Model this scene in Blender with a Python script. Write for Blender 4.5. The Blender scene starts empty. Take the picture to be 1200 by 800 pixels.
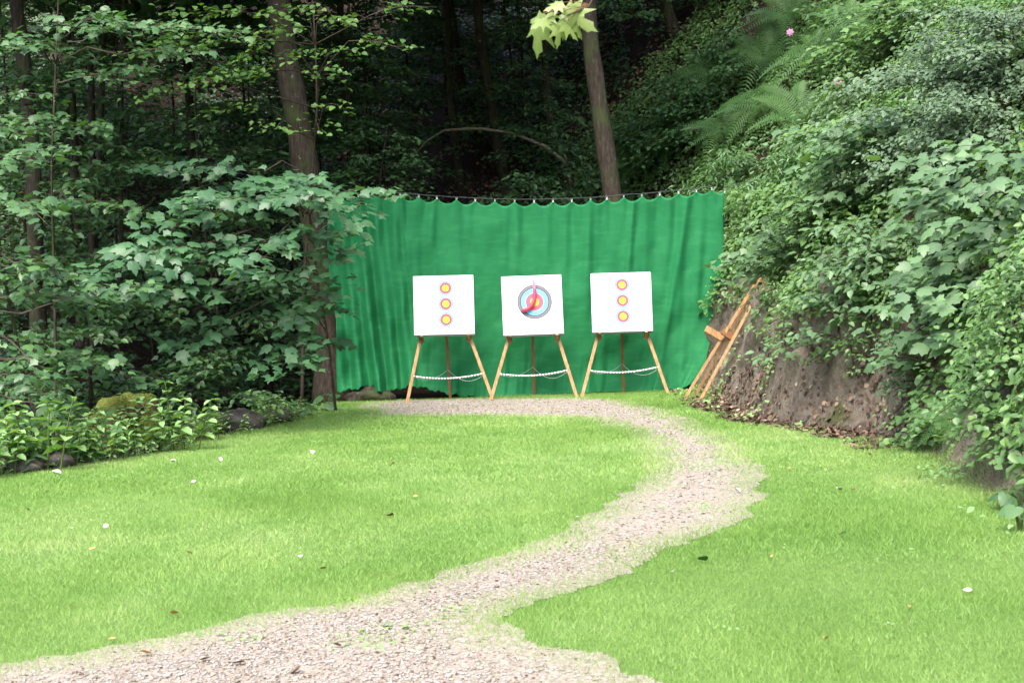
import bpy, math, random
import numpy as np
from mathutils import Vector, Matrix

R = math.radians
rng = np.random.default_rng(7)
random.seed(7)
scene = bpy.context.scene
COL = scene.collection

# ------------------------------------------------------------------ camera
FPX, CX, CY = 1892.0, 600.0, 400.0          # focal length in photo pixels, image centre
PITCH, ROLL = R(1.756), R(2.0)
EYE = np.array([0.0, 0.0, 1.6])
Fv = np.array([0, math.cos(PITCH), -math.sin(PITCH)])
R0 = np.array([1.0, 0, 0]); U0 = np.array([0, math.sin(PITCH), math.cos(PITCH)])
Rv = math.cos(ROLL) * R0 - math.sin(ROLL) * U0
Uv = math.sin(ROLL) * R0 + math.cos(ROLL) * U0
cam = bpy.data.cameras.new('camera'); cam_o = bpy.data.objects.new('camera', cam); COL.objects.link(cam_o)
M = Matrix(((Rv[0], Uv[0], -Fv[0], EYE[0]), (Rv[1], Uv[1], -Fv[1], EYE[1]), (Rv[2], Uv[2], -Fv[2], EYE[2]), (0, 0, 0, 1)))
cam_o.matrix_world = M
cam.sensor_width = 36.0; cam.lens = FPX / 1200 * 36.0
cam.clip_start = 0.1; cam.clip_end = 500
cam.dof.use_dof = True; cam.dof.focus_distance = 22.0; cam.dof.aperture_fstop = 8.0
scene.camera = cam_o

# ------------------------------------------------------------------ light: bright overcast over the clearing
SUN_EL, SUN_AZ = 58.0, 200.0                 # azimuth measured from +Y clockwise: behind the camera, a little left
w = bpy.data.worlds.new('World'); scene.world = w; w.use_nodes = True
nt = w.node_tree; nt.nodes.clear()
sky = nt.nodes.new('ShaderNodeTexSky'); sky.sky_type = 'NISHITA'; sky.sun_disc = False
sky.sun_elevation = R(SUN_EL); sky.sun_rotation = R(SUN_AZ)
sky.dust_density = 4.0; sky.air_density = 1.0; sky.ozone_density = 1.0
bg = nt.nodes.new('ShaderNodeBackground'); bg.inputs['Strength'].default_value = 0.15
wo = nt.nodes.new('ShaderNodeOutputWorld')
nt.links.new(sky.outputs[0], bg.inputs[0]); nt.links.new(bg.outputs[0], wo.inputs[0])
sl = bpy.data.lights.new('sun', 'SUN'); sl.energy = 1.5; sl.angle = R(35); sl.color = (1.0, 0.96, 0.9)
so = bpy.data.objects.new('sun', sl); COL.objects.link(so)
sd = Vector((math.sin(R(SUN_AZ)) * math.cos(R(SUN_EL)), math.cos(R(SUN_AZ)) * math.cos(R(SUN_EL)), math.sin(R(SUN_EL))))
so.rotation_euler = sd.to_track_quat('Z', 'Y').to_euler(); so.location = (0, -5, 30)
scene.view_settings.view_transform = 'Standard'; scene.view_settings.look = 'None'
scene.view_settings.exposure = 1.85; scene.view_settings.gamma = 1.0
scene.view_settings.use_curve_mapping = False
scene.cycles.max_bounces = 6; scene.cycles.diffuse_bounces = 4; scene.cycles.transmission_bounces = 3

# ------------------------------------------------------------------ pixel helpers (photo pixels, 1200 x 800)
def ray(px, py):
    d = Fv + Rv * (px - CX) / FPX + Uv * (CY - py) / FPX
    return d
def W(px, py, Y):
    d = ray(px, py); return EYE + d * (Y / d[1])
def G(px, py, z=0.0):
    d = ray(px, py); return EYE + d * ((z - EYE[2]) / d[2])

# ------------------------------------------------------------------ noise
def _h(ix, iy, s):
    n = (ix.astype(np.int64) * 374761393 + iy.astype(np.int64) * 668265263 + s * 2147483647) & 0xffffffff
    n = ((n ^ (n >> 13)) * 1274126177) & 0xffffffff
    return ((n ^ (n >> 16)) & 0xffff) / 65535.0
def vnoise(x, y, s=0):
    x = np.asarray(x, float); y = np.asarray(y, float)
    ix = np.floor(x); iy = np.floor(y); fx = x - ix; fy = y - iy
    fx = fx * fx * (3 - 2 * fx); fy = fy * fy * (3 - 2 * fy)
    a = _h(ix, iy, s); b = _h(ix + 1, iy, s); c = _h(ix, iy + 1, s); d = _h(ix + 1, iy + 1, s)
    return (a * (1 - fx) + b * fx) * (1 - fy) + (c * (1 - fx) + d * fx) * fy
def fbm(x, y, s=0, o=4):
    v = 0; a = 0.5
    for i in range(o):
        v = v + a * vnoise(np.asarray(x) * 2 ** i, np.asarray(y) * 2 ** i, s + i); a *= 0.5
    return v          # 0..~0.94
def sstep(a, b, x):
    t = np.clip((x - a) / (b - a), 0, 1); return t * t * (3 - 2 * t)

# ------------------------------------------------------------------ terrain height
RY = np.array([-20, 2, 8, 10.1, 10.9, 14.1, 17.1, 18.5, 22.3, 24.5, 27, 30, 34, 40, 60, 95.])
RX = np.array([6, 4.4, 3.5, 3.3, 3.35, 3.75, 3.6, 2.98, 2.78, 2.85, 2.4, 1.4, 0.6, 0.5, 2, 6.])
LY = np.array([-20, 0, 8, 15.4, 16.3, 17.6, 19.9, 21.6, 23.5, 25.2, 28, 32, 38, 60, 95.])
LX = np.array([-9, -7.5, -6, -4.9, -4.3, -3.75, -3.15, -2.6, -2.75, -2.7, -1.8, -0.9, -0.5, -1, -2.])
def dR(x, y): return x - np.interp(y, RY, RX)
def dL(x, y): return np.interp(y, LY, LX) - x
def hz(x, y):
    x = np.asarray(x, float); y = np.asarray(y, float)
    r = dR(x, y) + (fbm(x * .9 + 3, y * .9, 11, 3) - .45) * .5
    l = dL(x, y) - .75 * sstep(10, 15, y) * sstep(26, 22, y) + (fbm(x * .8, y * .8 + 9, 21, 3) - .45) * .5
    ch = 1.15 * (1 - .55 * sstep(13.5, 9.5, y))
    z = ch * sstep(0.0, .6, r) + 1.12 * np.maximum(r - .35, 0) - .0 * r
    z = z + sstep(.05, .4, r) * ((fbm(x * 2.3, y * 2.3, 5, 4) - .45) * .75 + (np.abs(vnoise(x * 5, y * 4, 17) - .5) - .25) * .38) * sstep(5, 1.5, r)
    z = z - 0.95 * sstep(0.1, 1.5, l) + 0.42 * np.maximum(l - 3.0, 0) + sstep(.3, 1, l) * (fbm(x * 1.6, y * 1.6, 33, 4) - .45) * .35
    z = z + 0.62 * np.maximum(y - 32, 0) + sstep(26, 34, y) * (fbm(x * .7, y * .7, 44, 4) - .45) * .8
    z = z + (fbm(x * .5, y * .5, 3, 3) - .45) * .05 * sstep(4, 8, y) * sstep(25, 22, y)
    return z
def hz1(x, y): return float(hz(np.array([x]), np.array([y]))[0])
def T(px, py):
    d = ray(px, py); ts = np.arange(5.0, 90.0, .05)
    P = EYE[None] + d[None] * ts[:, None]
    k = np.where(P[:, 2] < hz(P[:, 0], P[:, 1]))[0]
    return P[k[0]] if len(k) else P[-1]
def off_stand(p):
    q = p - EYE; u = CX + FPX * (q @ Rv) / (q @ Fv); v = CY - FPX * (q @ Uv) / (q @ Fv)
    a = np.array([808., 468]); ab = np.array([84., -136]); t = np.clip(((u - a[0]) * ab[0] + (v - a[1]) * ab[1]) / (ab @ ab), 0, 1)
    dd = np.hypot(u - a[0] - t * ab[0], v - a[1] - t * ab[1]); return (dd > 11) | (p[:, 1] > 23.6) | (rng.random(len(p)) < .2)
def hnorm(x, y, e=.15):
    gx = (hz(x + e, y) - hz(x - e, y)) / (2 * e); gy = (hz(x, y + e) - hz(x, y - e)) / (2 * e)
    n = np.stack([-gx, -gy, np.ones_like(gx)], -1); return n / np.linalg.norm(n, axis=-1, keepdims=True)

# ------------------------------------------------------------------ materials
class NB:
    def __init__(s, name):
        s.m = bpy.data.materials.new(name); s.m.use_nodes = True; s.t = s.m.node_tree; s.t.nodes.clear()
        s.out = s.t.nodes.new('ShaderNodeOutputMaterial')
    def n(s, typ, **kw):
        nd = s.t.nodes.new('ShaderNode' + typ)
        for k, v in kw.items():
            if k.startswith('i_'):
                nd.inputs[k[2:].replace('_', ' ')].default_value = v
            else: setattr(nd, k, v)
        return nd
    def l(s, a, b): s.t.links.new(a, b)
    def ramp(s, fac, stops, interp='LINEAR'):
        r = s.n('ValToRGB'); cr = r.color_ramp; cr.interpolation = interp
        while len(cr.elements) < len(stops): cr.elements.new(0.5)
        for e, (p, c) in zip(cr.elements, stops): e.position = p; e.color = (*c, 1)
        s.l(fac, r.inputs[0]); return r.outputs[0]
    def noise(s, scale, detail=4, rough=.55, co='Object', dist=0.0):
        tc = s.n('TexCoord'); nz = s.n('TexNoise'); nz.inputs['Scale'].default_value = scale
        nz.inputs['Detail'].default_value = detail; nz.inputs['Roughness'].default_value = rough; nz.inputs['Distortion'].default_value = dist
        s.l(tc.outputs[co], nz.inputs['Vector']); return nz.outputs['Fac']
    def mix(s, fac, a, b, mode='MIX'):
        m = s.n('MixRGB', blend_type=mode)
        for sock, v in ((m.inputs[0], fac), (m.inputs[1], a), (m.inputs[2], b)):
            if hasattr(v, 'is_linked'): s.l(v, sock)
            else: sock.default_value = v if not isinstance(v, tuple) else (*v, 1)
        return m.outputs[0]
    def bump(s, h, strength=.4, dist=.02):
        b = s.n('Bump'); b.inputs['Strength'].default_value = strength; b.inputs['Distance'].default_value = dist
        s.l(h, b.inputs['Height']); return b.outputs[0]
    def pbsdf(s, color, rough=.8, normal=None, spec=.5):
        p = s.n('BsdfPrincipled')
        if hasattr(color, 'is_linked'): s.l(color, p.inputs['Base Color'])
        else: p.inputs['Base Color'].default_value = (*color, 1)
        if hasattr(rough, 'is_linked'): s.l(rough, p.inputs['Roughness'])
        else: p.inputs['Roughness'].default_value = rough
        p.inputs['Specular IOR Level'].default_value = spec
        if normal is not None: s.l(normal, p.inputs['Normal'])
        return p.outputs[0]
    def done(s, sh): s.l(sh, s.out.inputs[0]); return s.m

def leaf_mat(name, c1, c2, c3, rough=.42, trans=.28, spec=.5, tcol=None):
    b = NB(name)
    at = b.n('Attribute', attribute_name='rnd'); oi = b.n('ObjectInfo')
    ad = b.n('Math', operation='ADD'); b.l(at.outputs['Fac'], ad.inputs[0]); b.l(oi.outputs['Random'], ad.inputs[1])
    fr = b.n('Math', operation='FRACT'); b.l(ad.outputs[0], fr.inputs[0])
    col = b.ramp(fr.outputs[0], [(0, c1), (.5, c2), (.9, c3), (1, c1)])
    nz = b.noise(14, 3); col = b.mix(.25, col, b.ramp(nz, [(.3, (.55, .55, .5)), (.7, (1, 1, 1))]), 'MULTIPLY')
    p = b.pbsdf(col, rough, b.bump(nz, .12, .01), spec)
    tr = b.n('BsdfTranslucent')
    tc = b.mix(1.0, col, tcol or (1.5, 1.6, .5), 'MULTIPLY'); b.l(tc, tr.inputs[0])
    ms = b.n('MixShader'); ms.inputs[0].default_value = trans
    b.l(p, ms.inputs[1]); b.l(tr.outputs[0], ms.inputs[2]); return b.done(ms.outputs[0])

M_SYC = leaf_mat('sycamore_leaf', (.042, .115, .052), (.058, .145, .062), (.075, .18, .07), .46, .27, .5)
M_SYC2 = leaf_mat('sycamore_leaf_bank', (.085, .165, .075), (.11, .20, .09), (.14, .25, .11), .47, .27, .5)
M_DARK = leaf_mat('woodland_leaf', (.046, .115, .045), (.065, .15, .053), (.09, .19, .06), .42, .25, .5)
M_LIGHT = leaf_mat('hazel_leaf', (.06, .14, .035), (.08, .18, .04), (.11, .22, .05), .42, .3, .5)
M_NETTLE = leaf_mat('nettle_leaf', (.17, .31, .11), (.22, .38, .14), (.28, .44, .18), .5, .25, .4)
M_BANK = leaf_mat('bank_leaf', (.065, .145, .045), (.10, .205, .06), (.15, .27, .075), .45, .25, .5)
M_GREY = leaf_mat('privet_leaf', (.07, .125, .065), (.095, .16, .085), (.12, .195, .105), .48, .2, .5)
M_FERN = leaf_mat('fern_frond', (.05, .125, .035), (.065, .155, .04), (.085, .18, .05), .55, .3, .3)
M_SPRIG = leaf_mat('backlit_sycamore_leaf', (.24, .33, .10), (.30, .38, .13), (.20, .29, .09), .4, .42, .5, (1.2, 1.3, .6))  # leaf colour lightened to carry the sprig's backlit brightness
M_BALSAM = leaf_mat('balsam_leaf', (.055, .14, .045), (.07, .165, .05), (.095, .20, .06), .4, .25, .5)

def grass_mat():
    b = NB('lawn_grass_blade')
    at = b.n('Attribute', attribute_name='rnd')
    col = b.ramp(at.outputs['Fac'], [(0, (.19, .345, .07)), (.35, (.275, .455, .115)), (.65, (.36, .53, .17)), (.85, (.45, .58, .24)), (1, (.53, .56, .32))])
    n1 = b.noise(.8, 3); col = b.mix(.5, col, b.ramp(n1, [(.35, (.80, .9, .8)), (.65, (1.15, 1.08, 1.05))]), 'MULTIPLY')
    p = b.pbsdf(col, .5, None, .4); tr = b.n('BsdfTranslucent'); b.l(col, tr.inputs[0])
    ms = b.n('MixShader'); ms.inputs[0].default_value = .5; b.l(p, ms.inputs[1]); b.l(tr.outputs[0], ms.inputs[2])
    return b.done(ms.outputs[0])
M_GRASS = grass_mat()

def ground_mat():
    b = NB('ground_soil')
    lit = b.noise(16, 6, .7); lit2 = b.noise(3, 4)
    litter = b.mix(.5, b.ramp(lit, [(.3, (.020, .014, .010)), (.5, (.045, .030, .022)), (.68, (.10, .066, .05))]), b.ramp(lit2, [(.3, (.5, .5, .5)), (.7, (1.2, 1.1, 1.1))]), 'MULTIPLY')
    e1 = b.noise(5, 6, .65, dist=.6); e2 = b.noise(22, 5, .7)
    earth = b.mix(.6, b.ramp(e1, [(.3, (.13, .108, .082)), (.5, (.27, .235, .19)), (.7, (.42, .375, .31))]), b.ramp(e2, [(.3, (.55, .52, .5)), (.7, (1.25, 1.2, 1.2))]), 'MULTIPLY')
    mo = b.noise(1.8, 5); earth = b.mix(b.ramp(mo, [(.56, (0, 0, 0)), (.70, (.8, .8, .8))]), earth, b.ramp(e2, [(.3, (.05, .075, .015)), (.7, (.13, .17, .035))]))
    e3 = b.noise(75, 3, .7); earth = b.mix(.7, earth, b.ramp(e3, [(.35, (.5, .48, .45)), (.6, (1.1, 1.1, 1.1))]), 'MULTIPLY'); g1 = b.noise(30, 5, .7); lawn = b.ramp(g1, [(.3, (.14, .25, .055)), (.55, (.20, .34, .085)), (.75, (.27, .39, .12))])
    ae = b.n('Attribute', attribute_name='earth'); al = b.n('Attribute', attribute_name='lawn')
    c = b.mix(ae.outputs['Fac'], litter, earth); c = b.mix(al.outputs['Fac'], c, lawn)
    h = b.mix(.5, b.mix(.5, e1, e2), e3)
    return b.done(b.pbsdf(c, .9, b.bump(h, 1.0, .10), .2))
M_GROUND = ground_mat()

def simple(name, stops, scale, rough=.8, bump=.4, bd=.01, detail=5, spec=.4, scale2=None):
    b = NB(name); n = b.noise(scale, detail, .6)
    c = b.ramp(n, stops); return b.done(b.pbsdf(c, rough, b.bump(n, bump, bd), spec))
M_GRAVEL = simple('gravel_bed', [(.3, (.15, .125, .095)), (.5, (.26, .225, .185)), (.7, (.36, .32, .28))], 45, .9, .6, .01, 6)
def stone_mat():
    b = NB('gravel_stone'); at = b.n('Attribute', attribute_name='rnd')
    c = b.ramp(at.outputs['Fac'], [(0, (.05, .04, .03)), (.05, (.11, .085, .065)), (.12, (.24, .20, .165)), (.4, (.33, .29, .25)), (.7, (.43, .385, .345)), (.88, (.44, .42, .41)), (.93, (.62, .60, .57)), (.96, (.24, .12, .06)), (1, (.05, .04, .03))])
    n = b.noise(60, 3); c = b.mix(.4, c, b.ramp(n, [(.3, (.6, .6, .6)), (.7, (1.1, 1.1, 1.1))]), 'MULTIPLY')
    return b.done(b.pbsdf(c, .85, b.bump(n, .3, .004), .3))
M_STONE = stone_mat()
def bark_mat(name, a, c, d, moss=.0):
    b = NB(name); tc = b.n('TexCoord'); mp = b.n('Mapping'); mp.inputs['Scale'].default_value = (1, 1, .22); b.l(tc.outputs['Object'], mp.inputs[0])
    nz = b.n('TexNoise'); nz.inputs['Scale'].default_value = 26; nz.inputs['Detail'].default_value = 6; nz.inputs['Roughness'].default_value = .68; b.l(mp.outputs[0], nz.inputs['Vector'])
    col = b.ramp(nz.outputs['Fac'], [(.3, a), (.52, c), (.72, d)])
    big = b.noise(2.6, 4); col = b.mix(b.ramp(big, [(.48, (0, 0, 0)), (.62, (moss, moss, moss))]), col, (.05, .08, .02))
    sp = b.noise(9, 2); col = b.mix(b.ramp(sp, [(.70, (0, 0, 0)), (.74, (.6, .6, .6))]), col, (.30, .30, .25))
    return b.done(b.pbsdf(col, .9, b.bump(nz.outputs['Fac'], .8, .03), .2))
M_BARK = bark_mat('sycamore_bark', (.022, .017, .012), (.048, .038, .029), (.095, .08, .063), .5)
M_BARKD = bark_mat('dark_bark', (.02, .016, .012), (.045, .036, .028), (.09, .075, .06), .5)
M_TWIG = simple('twig_bark', [(.3, (.025, .018, .011)), (.7, (.06, .045, .028))], 20, .8)
M_STEM = simple('green_stem', [(.3, (.07, .11, .03)), (.7, (.13, .17, .05))], 20, .6)
def wood_mat(name, a, c, d):
    b = NB(name); tc = b.n('TexCoord'); mp = b.n('Mapping'); mp.inputs['Scale'].default_value = (30, 30, 3); b.l(tc.outputs['Object'], mp.inputs[0])
    nz = b.n('TexNoise'); nz.inputs['Scale'].default_value = 1.5; nz.inputs['Detail'].default_value = 5; b.l(mp.outputs[0], nz.inputs['Vector'])
    return b.done(b.pbsdf(b.ramp(nz.outputs['Fac'], [(.3, a), (.5, c), (.7, d)]), .55, b.bump(nz.outputs['Fac'], .15, .004), .4))
M_PALE = simple('dead_branch_wood', [(.3, (.16, .13, .09)), (.7, (.30, .26, .19))], 20, .8)
M_STALK = simple('red_leaf_stalk', [(.3, (.16, .06, .03)), (.7, (.24, .12, .05))], 20, .5)
M_WOOD = wood_mat('pine_wood', (.24, .125, .05), (.36, .20, .085), (.46, .28, .135))
M_WOODD = wood_mat('stained_wood', (.12, .05, .02), (.18, .08, .03), (.24, .11, .045))
M_FOAM = simple('white_foam', [(.3, (.74, .74, .76)), (.7, (.82, .82, .83))], 40, .7, .15, .003)
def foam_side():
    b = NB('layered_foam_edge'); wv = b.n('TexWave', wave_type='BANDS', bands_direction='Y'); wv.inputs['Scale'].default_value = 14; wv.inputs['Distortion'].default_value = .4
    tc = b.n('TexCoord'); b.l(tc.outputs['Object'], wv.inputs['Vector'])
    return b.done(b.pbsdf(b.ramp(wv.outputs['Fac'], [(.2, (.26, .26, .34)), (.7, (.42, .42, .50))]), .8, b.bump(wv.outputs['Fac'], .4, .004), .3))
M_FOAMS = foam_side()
M_PAPER = simple('target_paper', [(.3, (.80, .80, .80)), (.7, (.86, .86, .85))], 8, .65, .1, .002)
def rings(name, stops):
    b = NB(name); tc = b.n('TexCoord'); gr = b.n('TexGradient', gradient_type='SPHERICAL')
    b.l(tc.outputs['Object'], gr.inputs[0])
    inv = b.n('Math', operation='SUBTRACT'); inv.inputs[0].default_value = 1.0; b.l(gr.outputs['Fac'], inv.inputs[1])
    return b.done(b.pbsdf(b.ramp(inv.outputs[0], stops, 'CONSTANT'), .6, None, .3))
YEL, RED, BLU, BLK, LIN, WHT = (.82, .66, .05), (.75, .07, .09), (.16, .55, .78), (.13, .12, .145), (.05, .045, .10), (.84, .84, .84)
# radius in metres equals gradient value (object scale 1)
M_SPOT = rings('three_spot_rings', [(0, YEL), (.044, (.55, .40, .03)), (.046, YEL), (.050, RED), (.085, (.08, .36, .62)), (.109, WHT)])
M_FACE = rings('full_face_rings', [(0, YEL), (.033, (.60, .46, .03)), (.035, YEL), (.066, (.72, .10, .15)), (.098, (.55, .05, .09)), (.1005, (.72, .10, .15)), (.132, BLU), (.166, (.10, .40, .62)), (.168, BLU), (.203, LIN), (.212, BLK), (.230, (.3, .28, .16)), (.234, BLK), (.252, LIN)])
M_PRINT = simple('printed_ink', [(.3, (.12, .10, .32)), (.7, (.18, .15, .40))], 30, .6)
M_PRINTL = simple('faint_print', [(.3, (.50, .50, .58)), (.7, (.58, .58, .66))], 30, .6)
M_RED = simple('red_pink_rubber', [(.3, (.72, .03, .07)), (.7, (.80, .05, .10))], 5, .35, .05, .002)
M_PINK = simple('pink_rubber', [(.3, (.80, .14, .24)), (.7, (.84, .18, .28))], 5, .35, .05, .002)
M_BLACK = simple('black_end', [(.3, (.02, .02, .02)), (.7, (.04, .04, .04))], 9, .5)
M_METAL = simple('galvanised_hook', [(.3, (.35, .36, .36)), (.7, (.6, .6, .6))], 30, .45)
M_WIRE = simple('dark_cable', [(.3, (.03, .04, .04)), (.7, (.06, .07, .07))], 30, .5)
def rope_mat():
    b = NB('flecked_rope'); wv = b.n('TexWave', wave_type='BANDS', bands_direction='X'); wv.inputs['Scale'].default_value = 7; wv.inputs['Distortion'].default_value = 3
    tc = b.n('TexCoord'); b.l(tc.outputs['Object'], wv.inputs['Vector'])
    return b.done(b.pbsdf(b.ramp(wv.outputs['Fac'], [(.1, (.10, .10, .12)), (.3, (.6, .6, .62)), (.6, (.78, .78, .78))]), .7, b.bump(wv.outputs['Fac'], .5, .004), .3))
M_ROPE = rope_mat()
M_CORD = simple('thin_cord', [(.3, (.35, .36, .34)), (.7, (.5, .5, .48))], 30, .7)
def cloth_mat():
    b = NB('green_netting_cloth'); n1 = b.noise(1.6, 5, .6, dist=.8); n2 = b.noise(260, 2)
    c = b.ramp(n1, [(.28, (.006, .135, .042)), (.5, (.010, .16, .053)), (.72, (.018, .188, .066))])
    tc = b.n('TexCoord'); mp = b.n('Mapping'); mp.inputs['Rotation'].default_value = (0, R(35), 0); mp.inputs['Scale'].default_value = (2, 1, 9); b.l(tc.outputs['Object'], mp.inputs[0])
    nz = b.n('TexNoise'); nz.inputs['Scale'].default_value = 1.6; nz.inputs['Detail'].default_value = 5; b.l(mp.outputs[0], nz.inputs['Vector'])
    c = b.mix(b.ramp(nz.outputs['Fac'], [(.5, (0, 0, 0)), (.75, (.35, .35, .35))]), c, (.04, .25, .09))
    hh = b.mix(.35, nz.outputs['Fac'], n2)
    p = b.pbsdf(c, .75, b.bump(hh, .14, .02), .25); tr = b.n('BsdfTranslucent'); b.l(c, tr.inputs[0])
    ms = b.n('MixShader'); ms.inputs[0].default_value = .12; b.l(p, ms.inputs[1]); b.l(tr.outputs[0], ms.inputs[2]); return b.done(ms.outputs[0])
M_CLOTH = cloth_mat()
M_ROCK = simple('wet_rock', [(.3, (.02, .018, .015)), (.5, (.06, .052, .045)), (.7, (.14, .125, .11))], 5, .6, .7, .03)
def moss_mat():
    b = NB('mossy_wood'); n = b.noise(4, 5); n2 = b.noise(40, 4)
    geo = b.n('NewGeometry'); sx = b.n('SeparateXYZ'); b.l(geo.outputs['Normal'], sx.inputs[0])
    ad = b.n('Math', operation='MULTIPLY_ADD'); b.l(n, ad.inputs[0]); ad.inputs[1].default_value = 1.6; b.l(sx.outputs['Z'], ad.inputs[2])
    c = b.mix(b.ramp(ad.outputs[0], [(.95, (0, 0, 0)), (1.0, (1, 1, 1))]), b.ramp(n2, [(.3, (.06, .035, .02)), (.7, (.20, .13, .08))]), b.ramp(n2, [(.3, (.07, .09, .015)), (.7, (.20, .22, .05))]))
    return b.done(b.pbsdf(c, .95, b.bump(n2, .9, .03), .1))
M_MOSS = moss_mat()
def water_mat():
    b = NB('stream_water'); n = b.noise(9, 3)
    return b.done(b.pbsdf((.012, .012, .010), .08, b.bump(n, .25, .02), .5))
M_WATER = water_mat()
def dead_leaf(name, a, c): return simple(name, [(.3, a), (.7, c)], 30, .7, .3, .004)
M_LITW = dead_leaf('pale_dead_leaf', (.36, .34, .30), (.50, .47, .43)); M_LITO = dead_leaf('tan_dead_leaf', (.42, .22, .08), (.56, .33, .14))
M_LITB = dead_leaf('brown_dead_leaf', (.10, .06, .035), (.20, .12, .07)); M_LITG = dead_leaf('green_fallen_leaf', (.05, .14, .03), (.08, .2, .04))
def litter_mat(k=1.0):
    b = NB('leaf_litter'); at = b.n('Attribute', attribute_name='rnd')
    return b.done(b.pbsdf(b.ramp(at.outputs['Fac'], [(p_, tuple(k * c for c in q_)) for p_, q_ in [(0, (.03, .02, .014)), (.4, (.08, .05, .036)), (.75, (.15, .095, .066)), (.95, (.24, .16, .11)), (1, (.34, .28, .21))]]), .75, None, .3))
M_LITTER = litter_mat()
M_FLOWER = simple('pink_flower', [(.3, (.65, .22, .42)), (.7, (.75, .35, .55))], 30, .6)

# ------------------------------------------------------------------ object helpers
def tag(o, label=None, cat=None, group=None, kind=None):
    if label: o['label'] = label
    if cat: o['category'] = cat
    if group: o['group'] = group
    if kind: o['kind'] = kind
    return o
def empty(name, loc):
    o = bpy.data.objects.new(name, None); COL.objects.link(o); o.location = Vector([float(c) for c in loc]); o.empty_display_size = .1; return o
def link(name, me, parent=None, mat=None):
    if mat is not None and not me.materials: me.materials.append(mat)
    o = bpy.data.objects.new(name, me); COL.objects.link(o)
    if parent is not None: o.parent = parent
    return o
def arr_mesh(name, V, F, mat=None, rnd=None, smooth=False, attrs=None):
    V = np.ascontiguousarray(V, dtype=np.float32); F = np.ascontiguousarray(F, dtype=np.int32); k = F.shape[1]
    me = bpy.data.meshes.new(name); me.vertices.add(len(V)); me.vertices.foreach_set('co', V.ravel())
    me.loops.add(F.size); me.loops.foreach_set('vertex_index', F.ravel())
    me.polygons.add(len(F)); me.polygons.foreach_set('loop_start', np.arange(0, F.size, k, dtype=np.int32))
    me.polygons.foreach_set('loop_total', np.full(len(F), k, dtype=np.int32))
    if smooth: me.polygons.foreach_set('use_smooth', np.ones(len(F), dtype=bool))
    if rnd is not None:
        a = me.attributes.new('rnd', 'FLOAT', 'POINT'); a.data.foreach_set('value', np.asarray(rnd, dtype=np.float32))
    for nm, vals in (attrs or {}).items():
        a = me.attributes.new(nm, 'FLOAT', 'POINT'); a.data.foreach_set('value', np.asarray(vals, dtype=np.float32))
    me.update(calc_edges=True)
    if mat: me.materials.append(mat)
    return me
class MB:
    def __init__(s): s.v = []; s.f = []
    def tube(s, pts, rad, sides=8, caps=True, wob=0, seed=0):
        pts = [np.asarray(p, float) for p in pts]; n = len(pts); base = len(s.v); rg = np.random.default_rng(seed)
        for i, p in enumerate(pts):
            t = pts[min(i + 1, n - 1)] - pts[max(i - 1, 0)]; t = t / (np.linalg.norm(t) + 1e-9)
            a = np.array([0, 1., 0]) if abs(t[1]) < .9 else np.array([1., 0, 0])
            u = np.cross(t, a); u /= np.linalg.norm(u); v = np.cross(t, u); r = rad[i] if hasattr(rad, '__len__') else rad
            for k in range(sides):
                an = 2 * math.pi * k / sides; rr = r * (1 + wob * (rg.random() - .5))
                s.v.append(p + rr * (math.cos(an) * u + math.sin(an) * v))
        for i in range(n - 1):
            for k in range(sides):
                a0 = base + i * sides + k; a1 = base + i * sides + (k + 1) % sides
                s.f.append((a0, a1, a1 + sides, a0 + sides))
        if caps:
            s.f.append(tuple(base + k for k in range(sides))[::-1]); s.f.append(tuple(base + (n - 1) * sides + k for k in range(sides)))
        return s
    def bar(s, a, b, wx, wy, up=(0, 1, 0)):
        """rectangular bar from a to b; wy measured along `up`, wx across"""
        a = np.asarray(a, float); b = np.asarray(b, float); t = b - a; t /= np.linalg.norm(t)
        up = np.asarray(up, float); up = up - t * np.dot(up, t); up /= np.linalg.norm(up); x = np.cross(t, up)
        base = len(s.v); c = min(wx, wy) * .12
        prof = [(-wx / 2 + c, -wy / 2), (wx / 2 - c, -wy / 2), (wx / 2, -wy / 2 + c), (wx / 2, wy / 2 - c), (wx / 2 - c, wy / 2), (-wx / 2 + c, wy / 2), (-wx / 2, wy / 2 - c), (-wx / 2, -wy / 2 + c)]
        for p in (a, b):
            for (q, r) in prof: s.v.append(p + x * q + up * r)
        for k in range(8): s.f.append((base + k, base + (k + 1) % 8, base + 8 + (k + 1) % 8, base + 8 + k))
        s.f.append(tuple(base + k for k in range(8))[::-1]); s.f.append(tuple(base + 8 + k for k in range(8))); return s
    def mesh(s, name, mat, smooth=False, off=(0, 0, 0)):
        me = bpy.data.meshes.new(name); o = np.asarray(off, float)
        me.from_pydata([tuple(np.asarray(p) - o) for p in s.v], [], s.f)
        me.update()
        if smooth: me.polygons.foreach_set('use_smooth', np.ones(len(me.polygons), dtype=bool))
        me.materials.append(mat); return me
    def obj(s, name, mat, parent=None, smooth=False, off=(0, 0, 0)): return link(name, s.mesh(name, mat, smooth, off), parent)

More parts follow.
